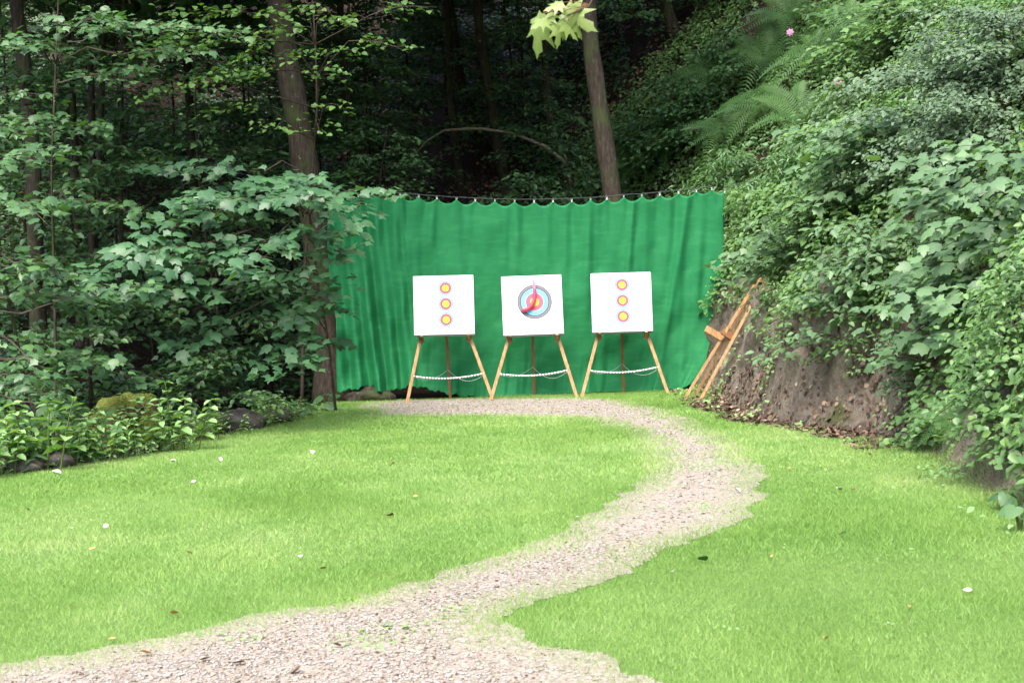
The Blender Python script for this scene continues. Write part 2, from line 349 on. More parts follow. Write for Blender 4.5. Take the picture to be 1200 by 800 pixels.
# ------------------------------------------------------------------ leaf templates (unit size, stem at origin, tip +Y, normal +Z)
def fan(outline, centre, fold=.12, droop=.12):
    pts = [centre] + outline; V = np.array([(x, y, -fold * abs(x) * 1.4 - droop * y * y) for x, y in pts])
    n = len(outline); F = np.array([(0, 1 + i, 1 + (i + 1) % n) for i in range(n)]); return V, F
_half = [(.08, -.05), (.30, -.05), (.36, .08), (.50, .22), (.44, .36), (.50, .56), (.36, .58), (.23, .60), (.22, .76), (.10, .88)]
SYC = fan([(0, 0)] + _half + [(0, 1.02)] + [(-x, y) for x, y in _half[::-1]], (0, .42))
_halfs = [(.28, -.04), (.27, .13), (.54, .26), (.36, .42), (.18, .56)]
SYCL = fan([(0, 0)] + _halfs + [(0, 1.0)] + [(-x, y) for x, y in _halfs[::-1]], (0, .38))
_hd = [(.10, .0), (.34, -.10), (.26, .10), (.54, .20), (.30, .36), (.50, .66), (.24, .56), (.13, .62), (.17, .84), (.07, .92)]
SYCD = fan([(0, 0)] + _hd + [(0, 1.06)] + [(-x, y) for x, y in _hd[::-1]], (0, .40), .30, .25)
def ovate(wd=.30, droop=.15, fold=.35):
    V = np.array([(0, 0, 0), (wd * .95, .30, 0), (wd * .75, .68, 0), (0, 1, 0), (-wd * .75, .68, 0), (-wd * .95, .30, 0)], float)
    V[:, 2] = np.abs(V[:, 0]) * fold - droop * V[:, 1] ** 2; return V, np.array([(0, 1, 2), (0, 2, 3), (0, 3, 4), (0, 4, 5)])
OVA = ovate(.32); NAR = ovate(.17, .3); RND = ovate(.46, .2, .2)
QUAD = (np.array([(-.35, 0, 0), (.35, 0, .0), (.3, 1, -.1), (-.3, 1, -.1)]), np.array([(0, 1, 2), (0, 2, 3)]))
def frond(np_=20):
    V = []; F = []
    for i in range(np_):
        t = (i + 1) / (np_ + 1); y = t; z = .38 * t - .80 * t * t; L = .19 * math.sin(math.pi * min(1, .25 + t * .75)) + .015; wq = .017
        for sgn in (-1, 1):
            b = len(V)
            V += [(0, y - wq * .7, z), (sgn * L * .5, y + L * .16 - wq, z - .06 * L), (sgn * L, y + L * .40, z - .3 * L), (sgn * L * .5, y + L * .16 + wq * .8, z - .06 * L), (0, y + wq * .7, z)]
            F += [(b, b + 1, b + 4), (b + 1, b + 3, b + 4), (b + 1, b + 2, b + 3)]
    b = len(V)
    for t in (0, .5, 1.0): V += [(-.006, t, .38 * t - .8 * t * t + .004), (.006, t, .38 * t - .8 * t * t + .004)]
    F += [(b, b + 1, b + 3), (b, b + 3, b + 2), (b + 2, b + 3, b + 5), (b + 2, b + 5, b + 4)]
    V = np.array(V); F = np.array(F); sg = np.cross(V[F[:, 1]] - V[F[:, 0]], V[F[:, 2]] - V[F[:, 0]])[:, 2] < 0; F[sg] = F[sg][:, ::-1]; return V, F
FROND = frond()

def nrmz(a): return a / (np.linalg.norm(a, axis=-1, keepdims=True) + 1e-9)
def frames(nrm, dirv):
    n = nrmz(np.asarray(nrm, float)); d = np.asarray(dirv, float); d = nrmz(d - n * np.sum(n * d, -1, keepdims=True)); s = np.cross(d, n); return s, d, n
def cloud(name, tmpl, pos, nrm, dirv, size, mat, parent=None, kind=None, off=(0, 0, 0)):
    pos = np.asarray(pos, float); N = len(pos); tv, tf = tmpl; s, d, n = frames(nrm, dirv); size = np.broadcast_to(np.asarray(size, float), (N,))
    V = pos[:, None] - np.asarray(off, float) + size[:, None, None] * (tv[None, :, 0:1] * s[:, None] + tv[None, :, 1:2] * d[:, None] + tv[None, :, 2:3] * n[:, None])
    F = (tf[None] + (np.arange(N) * len(tv))[:, None, None]).reshape(-1, 3)
    me = arr_mesh(name, V.reshape(-1, 3), F, mat, np.repeat(rng.random(N), len(tv)))
    o = link(name, me, parent)
    if kind: o['kind'] = kind
    return o
_tm = {}
def leaf_parts(tmpl, key, pos, nrm, dirv, size, mat, parent, off, name='leaf'):
    if key not in _tm:
        _tm[key] = []
        for (fx, dr, tw) in ((1, 0, 0), (.86, .22, .10), (1.08, -.10, -.12), (.95, .35, .18)):
            v = tmpl[0].copy(); v[:, 2] += -dr * v[:, 1] ** 2 + tw * v[:, 0] * (v[:, 1] + .3) - (.25 * dr) * v[:, 0] ** 2; v[:, 0] *= fx; v[:, 0] += .12 * tw * v[:, 1] * 2
            _tm[key].append(arr_mesh(name, v, tmpl[1], mat))
    s, d, n = frames(nrm, dirv)
    for i in range(len(pos)):
        o = bpy.data.objects.new(name, _tm[key][random.randrange(4)]); COL.objects.link(o); o.parent = parent; p = pos[i] - off; k = float(size[i])
        o.matrix_local = Matrix(((s[i][0] * k, d[i][0] * k, n[i][0] * k, p[0]), (s[i][1] * k, d[i][1] * k, n[i][1] * k, p[1]), (s[i][2] * k, d[i][2] * k, n[i][2] * k, p[2]), (0, 0, 0, 1)))

class Leaves:
    def __init__(s): s.p = []; s.n = []; s.d = []; s.s = []
    def add(s, p, n, d, k): s.p.append(p); s.n.append(n); s.d.append(d); s.s.append(k)
    def arr(s): return np.array(s.p), np.array(s.n), np.array(s.d), np.array(s.s)
def spray(L, mb, root, az, length, elev, leaf, droop=.25, tilt=(0, -.3), twig=.006, gap=.85, jit=.32, step=None):
    """flat leafy branch: main axis, side twigs, leaves along both"""
    elev = elev + random.gauss(0, .14); droop = droop * random.uniform(.6, 1.9)
    ca, sa = math.cos(az), math.sin(az); root = np.asarray(root, float); n = max(3, int(length / .3) + 2)
    ax = lambda t: root + np.array([ca * t * length, sa * t * length, elev * t * length - droop * t * t * length])
    mb.tube([ax(t) for t in np.linspace(0, 1, n)], np.linspace(twig * 1.6, twig * .4, n), 3, False)
    step = step or max(.14, leaf * 1.1); ts = np.arange(.22, 1.0, step / length)
    segs = [(ax(t), az + sg * R(random.uniform(40, 65)), (.48 * length * (1 - t) + leaf * .9) * random.uniform(.7, 1.15)) for t in ts for sg in ((-1, 1) if random.random() < .75 else (random.choice((-1, 1)),))]
    segs.append((ax(.75), az, length * .28 + leaf))
    for (p0, a, tl) in segs:
        c, s_ = math.cos(a), math.sin(a); k = max(1, int(tl / (leaf * gap)))
        if tl > .35: mb.tube([p0, p0 + np.array([c * tl, s_ * tl, -droop * .4 * tl])], [twig * .5, twig * .25], 3, False)
        for j in range(1, k + 1):
            q = p0 + np.array([c, s_, -droop * .4 * j / k]) * tl * j / k
            for sg in ((-1, 1) if j < k else (0,)):
                if random.random() < .12: continue
                la = a + sg * R(random.uniform(35, 75)); sz = leaf * random.uniform(.6, 1.15)
                L.add(q + np.array([random.gauss(0, .02), random.gauss(0, .02), random.gauss(0, .025 + leaf * .18)]), (random.gauss(tilt[0], jit), random.gauss(tilt[1], jit), 1.0), (math.cos(la), math.sin(la), -.25), sz)

# ================================================================== GROUND
def axis(segs):
    out = [segs[0][0]]
    for a, b, st in segs: out += list(np.linspace(a, b, max(2, int(round((b - a) / st)) + 1))[1:])
    return np.array(out)
gx = axis([(-60, -16, 1.6), (-16, -7, .5), (-7, 2.2, .2), (2.2, 2.6, .06), (2.6, 4.5, .03), (4.5, 5.2, .06), (5.2, 9, .25), (9, 60, 1.6)])
gy = axis([(-25, 4, 1.2), (4, 9, .3), (9, 26, .08), (26, 45, .3), (45, 95, 1.5)])
X, Y = np.meshgrid(gx, gy); Z = hz(X, Y)
PATH_PX_L = [(-320, 1400), (-220, 950), (-90, 815), (0, 793), (120, 775), (250, 745), (330, 725), (420, 712), (500, 690), (560, 672), (620, 652), (690, 625), (748, 592), (775, 565), (783, 540), (772, 518), (748, 503), (715, 493), (680, 489.5), (600, 487), (500, 487), (440, 487)]
PATH_PX_R = [(436, 473), (480, 469), (560, 467), (660, 466.5), (715, 468.5), (765, 481), (810, 500), (845, 523), (864, 552), (862, 580), (842, 604), (800, 625), (740, 645), (690, 670), (640, 690), (575, 708), (535, 726), (548, 746), (605, 766), (650, 784), (705, 803), (800, 870), (900, 1000), (950, 1400)]
POLY = np.array([G(*p)[:2] for p in PATH_PX_L + PATH_PX_R])
def inpoly(x, y, P=POLY):
    x = np.asarray(x); y = np.asarray(y); c = np.zeros(x.shape, bool); n = len(P)
    for i in range(n):
        x1, y1 = P[i]; x2, y2 = P[(i + 1) % n]
        c ^= ((y1 > y) != (y2 > y)) & (x < (x2 - x1) * (y - y1) / (y2 - y1 + 1e-12) + x1)
    return c
def pdist(x, y, P=POLY):
    """signed distance to the path border, positive inside"""
    d = np.full(np.shape(x), 1e9); n = len(P)
    for i in range(n):
        a = P[i]; b = P[(i + 1) % n]; ab = b - a; t = np.clip(((x - a[0]) * ab[0] + (y - a[1]) * ab[1]) / (ab @ ab + 1e-12), 0, 1)
        d = np.minimum(d, np.hypot(x - a[0] - t * ab[0], y - a[1] - t * ab[1]))
    return np.where(inpoly(x, y, P), d, -d)
isl = G(440, 751)[:2]
def pathness(x, y):
    d = pdist(x, y) - .16 + (fbm(x * 2.0, y * 2.0, 61, 4) - .46) * .24 + (vnoise(x * 9, y * 9, 67) - .5) * .08
    e = .13 - np.hypot((x - isl[0]) * .85, (y - isl[1]) * .62) + (fbm(x * 3, y * 3, 63, 3) - .45) * .3
    return np.minimum(d, -e)
rr = dR(X, Y); ll = dL(X, Y); back = sstep(25.3, 24.6, Y)
lawn = sstep(.05, -.25, rr + .3 * sstep(15.2, 16.8, Y) * sstep(23, 21.8, Y)) * sstep(.35, -.1, ll) * back
sn = hnorm(X, Y)[..., 2]
earth = sstep(-.15, .1, rr) * sstep(2.2, 1.0, rr) * sstep(8, 11, Y) * sstep(26, 24, Y)
nx, ny = len(gx), len(gy); ii = np.arange(nx * ny).reshape(ny, nx)
Fq = np.stack([ii[:-1, :-1], ii[:-1, 1:], ii[1:, 1:], ii[1:, :-1]], -1).reshape(-1, 4)
XO = X + sstep(.1, .4, rr) * sstep(3, 1.5, rr) * sstep(8, 11, Y) * ((fbm(Y * 2.6, Z * 2.6, 77, 4) - .45) * .5 + (fbm(Y * 8, Z * 8, 79, 3) - .45) * .20 + (vnoise(Y * 22, Z * 22, 83) - .5) * .05)
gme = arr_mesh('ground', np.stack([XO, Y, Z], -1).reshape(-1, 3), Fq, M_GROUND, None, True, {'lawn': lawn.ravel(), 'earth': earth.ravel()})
ground = tag(link('ground', gme), kind='structure')

# ---- gravel path sheet
px_ = np.arange(-5.5, 3.4, .026); py_ = np.arange(3.0, 24.6, .04)
PX, PY = np.meshgrid(px_, py_); keep = (pathness(PX, PY) > -.40)
idx = -np.ones(PX.shape, int); cell = keep[:-1, :-1] & keep[1:, :-1] & keep[:-1, 1:] & keep[1:, 1:]
used = np.zeros(PX.shape, bool)
for a, b in ((0, 0), (0, 1), (1, 0), (1, 1)): used[a:PX.shape[0] - 1 + a, b:PX.shape[1] - 1 + b] |= cell
idx[used] = np.arange(used.sum())
PZ = hz(PX, PY) + .0055 + (fbm(PX * 6, PY * 6, 71, 3) - .45) * .003
Fp = np.stack([idx[:-1, :-1][cell], idx[:-1, 1:][cell], idx[1:, 1:][cell], idx[1:, :-1][cell]], -1)
path = tag(link('gravel_path', arr_mesh('gravel_path', np.stack([PX, PY, PZ], -1)[used], Fp, M_GRAVEL, None, True)), kind='structure')

# ---- loose gravel: real little stones, too many to count
def stones(N, ymin, ymax, smin, smax, spread):
    y = rng.uniform(ymin, ymax, N * 4); x = rng.uniform(-5.5, 3.4, N * 4); x2 = x
    p = pathness(x, y); k = p > rng.normal(0, spread, len(x)) * .6 - .03; x, y = x[k][:N], y[k][:N]
    return x, y, rng.uniform(smin, smax, len(x)) * rng.uniform(.6, 1.3, len(x))
OCT = np.array([(1, 0, 0), (0, 1, 0), (-1, 0, 0), (0, -1, 0), (.1, .1, .75), (0, 0, -.6)], float)
OF = np.array([(0, 1, 4), (1, 2, 4), (2, 3, 4), (3, 0, 4), (1, 0, 5), (2, 1, 5), (3, 2, 5), (0, 3, 5)])
sx, sy, ss = [np.concatenate(q) for q in zip(stones(34000, 5.4, 10, .0035, .0105, .25), stones(20000, 9, 24.3, .006, .015, .3), stones(900, 5.4, 24, .012, .022, .15))]
sz_ = hz(sx, sy) + .0085; N = len(sx); th = rng.uniform(0, 6.28, N)
tv = OCT[None] * rng.uniform(.6, 1.25, (N, 6, 1)) * np.stack([ss * 1.2, ss * .9, ss * .55], -1)[:, None]
c_, s_ = np.cos(th)[:, None], np.sin(th)[:, None]
SV = np.stack([tv[..., 0] * c_ - tv[..., 1] * s_ + sx[:, None], tv[..., 0] * s_ + tv[..., 1] * c_ + sy[:, None], tv[..., 2] + sz_[:, None]], -1).reshape(-1, 3)
SF = (OF[None] + (np.arange(N) * 6)[:, None, None]).reshape(-1, 3)
tag(link('loose_gravel', arr_mesh('loose_gravel', SV, SF, M_STONE, np.repeat(rng.random(N), 6))), 'loose pinkish grey gravel strewn over the winding path', 'gravel', kind='stuff')

# ---- lawn grass
def grass_pts(n, y0, y1):
    y = rng.uniform(y0, y1, n); xl = np.maximum(np.interp(y, LY, LX) - .3, -y * .36 - .9); xr = np.minimum(np.interp(y, RY, RX) + .35, y * .36 + .9)
    full = rng.uniform(0, 1, n); wd = (xr - xl); k = rng.random(n) < wd / wd.max(); x = xl + full * wd; x, y = x[k], y[k]
    pn = pathness(x, y); keep = rng.random(len(x)) < np.clip((1 - np.clip((pn + .38) / .60, 0, 1)) ** 2.1 * 1.1, .015, 1)
    dens = np.clip(.55 + fbm(x * 1.7, y * 1.7, 91, 3) * 1.0, 0, 1); keep &= rng.random(len(x)) < dens
    lm = sstep(.4, -.1, dL(x, y)) * sstep(.3, -.1, dR(x, y)) * (1 - .93 * sstep(-.52, -.22, dR(x, y) + (fbm(x * 2, y * 2, 431, 3) - .45) * .6) * sstep(15.2, 16.8, y) * sstep(23, 21.8, y)) * sstep(25.0, 24.4, y); keep &= rng.random(len(x)) < lm
    return x[keep], y[keep]
bl = [grass_pts(290000, 5.2, 9) + (.0019, .024), grass_pts(300000, 9, 13.5) + (.0029, .026), grass_pts(240000, 13.5, 19) + (.0045, .029), grass_pts(125000, 19, 24.8) + (.0068, .031)]
GV = []; GR = []
for x, y, wd, ht in bl:
    n = len(x); z = hz(x, y); a = rng.uniform(0, 6.28, n); h = ht * rng.uniform(.5, 1.35, n) * (.6 + .8 * vnoise(x * .9, y * .9, 95)); ln = rng.uniform(.3, 1.5, n) * h; la = rng.uniform(0, 6.28, n)
    dx, dy = np.cos(a) * wd, np.sin(a) * wd; lx, ly = np.cos(la) * ln, np.sin(la) * ln
    b0 = np.stack([x - dx, y - dy, z - .004], -1); b1 = np.stack([x + dx, y + dy, z - .004], -1); tp = np.stack([x + lx, y + ly, z + h], -1)
    GV.append(np.stack([b0, b1, tp], 1).reshape(-1, 3))
    GR.append(np.repeat(np.clip(rng.random(n) * .6 + (fbm(x * .55, y * .55, 97, 4) - .40) * .9 + (fbm(x * 2.4, y * 1.2, 98, 3) - .42) * .6, 0, 1), 3))
GV = np.concatenate(GV); nb = len(GV) // 3
GF = np.arange(nb * 3).reshape(-1, 3)
tag(link('lawn_grass', arr_mesh('lawn_grass', GV, GF, M_GRASS, np.concatenate(GR))), 'short bright green lawn grass on both sides of the path', 'grass', kind='stuff')

# ---- stream in the hollow on the left
ty = np.linspace(12, 32, 60); cxs = np.interp(ty, LY, LX) - 2.1 + .3 * np.sin(ty * 1.1); wz = hz(cxs, ty); wz = np.minimum.accumulate(wz[::-1])[::-1] * 0 + np.median(wz[(ty > 15) & (ty < 24)]) + .08
sv = []; 
for i in range(60): sv += [(cxs[i] - .9, ty[i], wz[i]), (cxs[i] + .9, ty[i], wz[i])]
sf = [(2 * i, 2 * i + 1, 2 * i + 3, 2 * i + 2) for i in range(59)]
tag(link('stream', arr_mesh('stream', np.array(sv), np.array(sf), M_WATER, None, True)), kind='structure')

# ================================================================== CURTAIN
CY_ = 25.0
PEAK = [(384, 240), (402, 233), (420, 229), (436, 226.5), (448, 227.5), (469, 228), (491, 230), (512, 231.5), (535, 233), (557, 234), (580, 235), (603, 235.5), (626, 235.5), (648, 235), (670, 234.5), (692, 233.5), (711, 232), (731, 230), (752, 229), (773, 227), (795, 225), (816, 223), (834, 220.5), (849, 224)]
pkx = np.array([p[0] for p in PEAK], float); pky = np.array([p[1] for p in PEAK], float)
BOT = np.array([(395, 459), (415, 456), (438, 451), (442, 461), (460, 458), (478, 453), (490, 453), (515, 459), (540, 464), (580, 466), (620, 466), (680, 465), (740, 463), (775, 460), (800, 456), (812, 449)], float)
NU, NV = 420, 130
us = np.linspace(0, 1, NU); vs = np.linspace(0, 1, NV)
tx = 384 + (849 - 384) * us; k = np.clip(np.searchsorted(pkx, tx, 'right') - 1, 0, len(pkx) - 2); tt = (tx - pkx[k]) / (pkx[k + 1] - pkx[k])
ty_ = pky[k] * (1 - tt) + pky[k + 1] * tt + np.minimum(6.2, (pkx[k + 1] - pkx[k]) * .30) * (1 - np.abs(2 * tt - 1) ** 2.2)
bx_ = 395 + (812 - 395) * us; by_ = np.interp(bx_, BOT[:, 0], BOT[:, 1]) + 1.2 * np.sin(bx_ * .35) + .8 * np.sin(bx_ * .9 + 1)
CV = np.zeros((NV, NU, 3))
ledge_v = np.array([0, .2, .42, .58, .70, .78, .85, 1]); ledge = np.array([0, -2.5, -1.5, 3.5, 3.0, 1.5, .5, 0])
redge = np.interp(vs, [0, .2, .45, .6, .75, .9, 1], [0, 6, 18, 22, 20, 9, 0])
for j, v in enumerate(vs):
    xx = tx * (1 - v) + bx_ * v + np.interp(v, ledge_v, ledge) * np.exp(-us * 26) + redge[j] * us ** 6
    yy = ty_ * (1 - v ** .9) + by_ * v ** .9
    warp = xx + 14 * np.sin(v * 3 + us * 5) + 26 * v * (us < .3)
    dep = .014 * np.sin(warp * .285) * (1 - v) ** 1.5                                   # gathers under each hook
    dep = dep + .026 * (vnoise(xx * .045 + v * .8, v * 1.2 + us * 0, 301) - .5) * 2 + .018 * (vnoise(xx * .14 + v * 1.5, v * 2.2, 302) - .5) * 2 + .022 * (vnoise(xx * .06 - v * 4, v * 7 + xx * .03, 311) - .5) + .012 * (vnoise(xx * .11 + v * 8, v * 15 - xx * .05, 312) - .5)
    dep = dep - .06 * np.exp(-((xx - 742 + 16 * v) / 4.5) ** 2) * (1 - v) - .05 * np.exp(-((xx - 806 + 40 * v) / 5) ** 2) - .05 * np.exp(-((xx - 690 + 10 * v) / 6) ** 2) * (1 - v) - .06 * np.exp(-((xx - 470 - 30 * v) / 4) ** 2) * np.exp(-v * 1.5)
    dep = dep + np.exp(-((us - .10) / .11) ** 2) * (.105 * np.sin((xx - v * 26) * .31 + 2 * vnoise(xx * .05, v * 2, 304)) + .06 * np.sin((xx - v * 34) * .135)) * (.35 + .65 * v)
    dep = dep + .10 * np.exp(-((us - .62 - .0 * v) / .05) ** 2) * 0 + .03 * (vnoise((xx + yy * .8) * .05, (yy - xx * .4) * .02, 305) - .5) * sstep(.35, .8, v) * 2
    dep = dep - .28 * v ** 6 * (.4 + .6 * vnoise(xx * .07, 0 * xx, 306))                # hem trails forward on the ground
    dep = dep - .05 * np.exp(-((v - .66) / .07) ** 2) * np.exp(-us * 30) * 3
    for i in range(NU): CV[j, i] = W(xx[i], yy[i], CY_ + dep[i])
CV[..., 2] = np.maximum(CV[..., 2], hz(CV[..., 0], CV[..., 1]) + .015)
ii = np.arange(NU * NV).reshape(NV, NU); CF = np.stack([ii[:-1, :-1], ii[1:, :-1], ii[1:, 1:], ii[:-1, 1:]], -1).reshape(-1, 4)
croot = W(610, 466, CY_); croot[2] = hz1(croot[0], croot[1])
curtain = tag(empty('backdrop_curtain', croot), 'wide green cloth curtain hung on a cable behind the three targets', 'curtain')
cl = link('cloth', arr_mesh('cloth', CV.reshape(-1, 3) - croot, CF, M_CLOTH, None, True), curtain)
sm = cl.modifiers.new('thickness', 'SOLIDIFY'); sm.thickness = .004; sm.offset = 0
for (a, b) in PEAK[2:]:
    p = W(a, b, CY_); mb = MB(); an = np.linspace(0, 2 * math.pi, 9)
    mb.tube([p + np.array([-.0 + .011 * math.sin(t), -.012, .012 + .016 * math.cos(t)]) for t in an], .0035, 5, False)
    mb.bar(p + (0, -.012, -.03), p + (0, -.012, .0), .018, .01)
    mb.obj('hook', M_METAL, curtain, off=croot)
cab = MB(); cpts = [W(352, 222, CY_ + .1)] + [W(a, b - 1.9, CY_ - .012) for a, b in PEAK[2:]] + [W(862, 217, CY_ + .05), W(905, 208, CY_ + .5)]
cab.tube(cpts, .006, 5); tag(cab.obj('cable', M_WIRE), 'thin dark cable stretched above the green curtain carrying its hooks', 'cable')

# ================================================================== TARGETS AND STANDS
LEAN = R(12)
def stand_and_target(fpx, fpy, bx, by, seed, which):
    root = W(fpx, fpy, 24.0); root[2] = hz1(root[0], root[1])
    yaw = {'left': R(2), 'middle': R(1), 'right': R(-1)}[which]
    cs, sn_ = math.cos(yaw), math.sin(yaw)
    st = empty('target_stand', root); st.rotation_euler = (0, 0, yaw)
    bc = W(bx, by, 24.22)                                        # boss centre
    lz = bc[2] - root[2]; lx = (bc[0] - root[0]) * 1.0
    bot = lz - .45 * math.cos(LEAN); by0 = bot * math.tan(LEAN)   # y of front plane at boss bottom
    fy = lambda z: z * math.tan(LEAN) + .02
    axp = np.array([0, 1, 0])
    up = np.array([0, math.sin(LEAN), math.cos(LEAN)])
    topz = lz + .40
    for sg in (-1, 1):
        f = np.array([sg * .645 + lx * 0, -.02, -.01]); m = np.array([sg * .36 + lx, fy(bot), bot]); d = (m - f) / (m[2] - f[2])
        t = f + d * (topz - f[2]); t[1] = fy(topz); t[0] = max(.045, abs(t[0] - lx)) * sg + lx
        MB().bar(f, t, .05, .032, (0, -1, .2)).obj('leg', M_WOOD, st)
        q = f + d * (bot - f[2] - .005)
        MB().bar(q + np.array([sg * .005, .05, -.085]), q + np.array([sg * -.012, -.19, .03]), .042, .055, (0, 0, 1)).obj('peg', M_WOODD if sg < 0 else M_WOOD, st)
        MB().bar(q + np.array([-sg * .02, -.045, -.095]), q + np.array([-sg * .0, -.045, -.02]), .07, .05, (0, 1, 0)).obj('bracket', M_WOODD, st)
    MB().bar((lx * .4 + .02, .72, -.01), (lx, fy(topz) + .05, topz - .03), .042, .03, (0, -1, .3)).obj('rear_leg', M_WOODD, st)
    MB().bar((lx - .16, fy(topz) + .018, topz - .05), (lx + .16, fy(topz) + .018, topz - .05), .05, .03, (0, 1, 0)).obj('hinge_block', M_WOODD, st)
    # flecked rope across the front legs, two thin cords to the rear leg
    zr = .40; hw = .645 - (.645 - .36) * zr / bot
    n = 17; ts = np.linspace(-1, 1, n); sag = .055
    MB().tube([(hw * t + lx * .3 + lx * .1, fy(zr) - .035, zr + .0 - sag * (1 - t * t) + (.01 if which != 'left' else -.0) * t) for t in ts], .013, 6).obj('rope', M_ROPE, st, True)
    for sg in (-1, 1):
        a = np.array([sg * hw * .98, fy(zr), zr - .02]); b = np.array([lx * .5, .60, zr + .05])
        MB().tube([a + (b - a) * t + np.array([0, 0, -.12 * 4 * t * (1 - t) * (.9 + .2 * sg)]) for t in np.linspace(0, 1, 9)], .003, 4).obj('cord', M_CORD, st, True)
    # boss
    loc = np.array([root[0] + cs * lx - sn_ * (fy(lz) - .115), root[1] + sn_ * lx + cs * (fy(lz) - .115), root[2] + lz])
    t = empty('archery_target', loc); t.rotation_euler = (-LEAN, R({'left': .6, 'middle': -.1, 'right': .4}[which]), yaw)
    H, TH = .45, .16
    bm = MB(); c = .012
    prof = [(-H, -TH / 2 + c), (-H + c, -TH / 2), (H - c, -TH / 2), (H, -TH / 2 + c), (H, TH / 2), (-H, TH / 2)]
    # foam core with soft edge and separate front skin
    o = bpy.data.meshes.new('foam_core'); import bmesh
    b = bmesh.new(); bmesh.ops.create_cube(b, size=1); bmesh.ops.scale(b, vec=(2 * H, TH, 2 * H), verts=b.verts)
    bmesh.ops.bevel(b, geom=b.edges[:], offset=.006, segments=2, affect='EDGES'); b.to_mesh(o); b.free()
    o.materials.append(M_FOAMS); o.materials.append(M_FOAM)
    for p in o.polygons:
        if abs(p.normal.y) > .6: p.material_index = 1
    link('foam_core', o, t)
    def sheet(name, x0, x1, z0, z1, y, mat):
        me = bpy.data.meshes.new(name); d = .0015
        me.from_pydata([(x0, y, z0), (x1, y, z0), (x1, y, z1), (x0, y, z1), (x0, y + d, z0), (x1, y + d, z0), (x1, y + d, z1), (x0, y + d, z1)], [], [(0, 1, 2, 3), (5, 4, 7, 6), (4, 0, 3, 7), (1, 5, 6, 2), (3, 2, 6, 7), (4, 5, 1, 0)]); me.materials.append(mat); return me
    def disc(name, r, mat, x, z, par, y):
        n = 48; mb = MB(); mb.v = [np.array([0, 0, 0.])] + [np.array([r * math.cos(2 * math.pi * i / n), 0, r * math.sin(2 * math.pi * i / n)]) for i in range(n)]
        mb.f = [(0, 1 + (i + 1) % n, 1 + i) for i in range(n)]; q = mb.obj(name, mat, par); q.location = (x, y, z); return q
    yf = -TH / 2 - .0035
    if which == 'middle':
        pp = link('target_face', sheet('target_face', -.29, .37, -.33, .39, yf, M_PAPER), t)
        disc('rings', .2605, M_FACE, .035, .045, pp, yf - .002)
        lg = MB()
        for (a, bb, c2, d2) in ((-.27, .31, -.255, .345), (-.255, .335, -.225, .345), (-.255, .32, -.232, .329), (-.255, .305, -.222, .313), (-.235, .335, -.228, .348)):
            z = yf - .002; k = len(lg.v); lg.v += [np.array(q) for q in ((a, z, bb), (c2, z, bb), (c2, z, d2), (a, z, d2))]; lg.f.append((k, k + 1, k + 2, k + 3)); 
        for i in range(0): pass
        lg.v = [np.array([v[0], v[1] - .0006 * (i // 4), v[2]]) for i, v in enumerate(lg.v)]
        lg.obj('printed_mark', M_PRINT, pp)
        link('printed_line', sheet('printed_line', -.26, .31, -.304, -.298, yf - .002, M_PRINTL), pp)
        link('printed_line', sheet('printed_line', .21, .30, -.232, -.226, yf - .002, M_PRINTL), pp)
        tb = MB(); path_ = [(.03, .375), (.033, .33), (.040, .25), (.043, .17), (.036, .09), (.012, .02), (-.03, -.035), (-.08, -.07), (-.13, -.083), (-.155, -.086)]
        P = np.array(path_); tq = np.linspace(0, len(P) - 1, 34); xs = np.interp(tq, range(len(P)), P[:, 0]); zs = np.interp(tq, range(len(P)), P[:, 1])
        for _ in range(3):
            xs[1:-1] = (xs[:-2] + 2 * xs[1:-1] + xs[2:]) / 4; zs[1:-1] = (zs[:-2] + 2 * zs[1:-1] + zs[2:]) / 4
        rd = np.interp(np.linspace(0, 1, 34), [0, .06, .25, .6, .85, .97, 1], [.008, .016, .025, .033, .031, .027, .017])
        Mx = Matrix.Translation(Vector(loc.tolist())) @ t.rotation_euler.to_matrix().to_4x4()
        cur = empty('curved_tube', Mx @ Vector((.0, yf - .035, .0))); cur.rotation_euler = t.rotation_euler
        pts3 = [(x, -.0 - .012 * math.sin(i / 33 * 3.14), z) for i, (x, z) in enumerate(zip(xs, zs))]
        tb.tube(pts3[9:], rd[9:], 10).obj('body', M_RED, cur, True)
        MB().tube(pts3[:10], rd[:10] * 1.02, 10).obj('tip', M_PINK, cur, True)
        MB().tube([(-.152, .004, -.088), (-.166, .010, -.098)], [.021, .012], 8).obj('dark_end', M_BLACK, cur, True)  # short dark tapered piece at the lower end of the tube
        tag(cur, 'curved pinkish red tapered tube hanging across the middle target face', 'tube')
    else:
        x0 = {'left': .03, 'right': .015}[which]
        pp = link('target_face', sheet('target_face', x0 - .125, x0 + .125, -.345, .375, yf, M_PAPER), t)
        for i, z in enumerate((.255, .015, -.225) if which == 'left' else (.262, .022, -.218)):
            sp = disc('target_spot', .111, M_SPOT, x0, z, pp, yf - .002)
            if which == 'left' and i == 0:
                lg = MB()
                for (a, bb, c2, d2) in ((-.006, -.05, .006, .05),): lg.v = [np.array(q) for q in ((a, -.002, bb), (c2, -.002, bb), (c2, -.002, d2), (a, -.002, d2))]; lg.f = [(0, 1, 2, 3)]
                lg.obj('dark_mark', M_WOODD, sp)
        link('printed_line', sheet('printed_line', x0 - .10, x0 + .06, -.338, -.332, yf - .002, M_PRINTL), pp)
        link('printed_line', sheet('printed_line', x0 + .10, x0 + .113, -.318, -.306, yf - .002, M_PRINT), pp)
    return st, t
d = {'left': (527.5, 470, 520.8, 358.5), 'middle': (625.5, 468.5, 624, 358.5), 'right': (732.5, 466.5, 727.8, 355.2)}
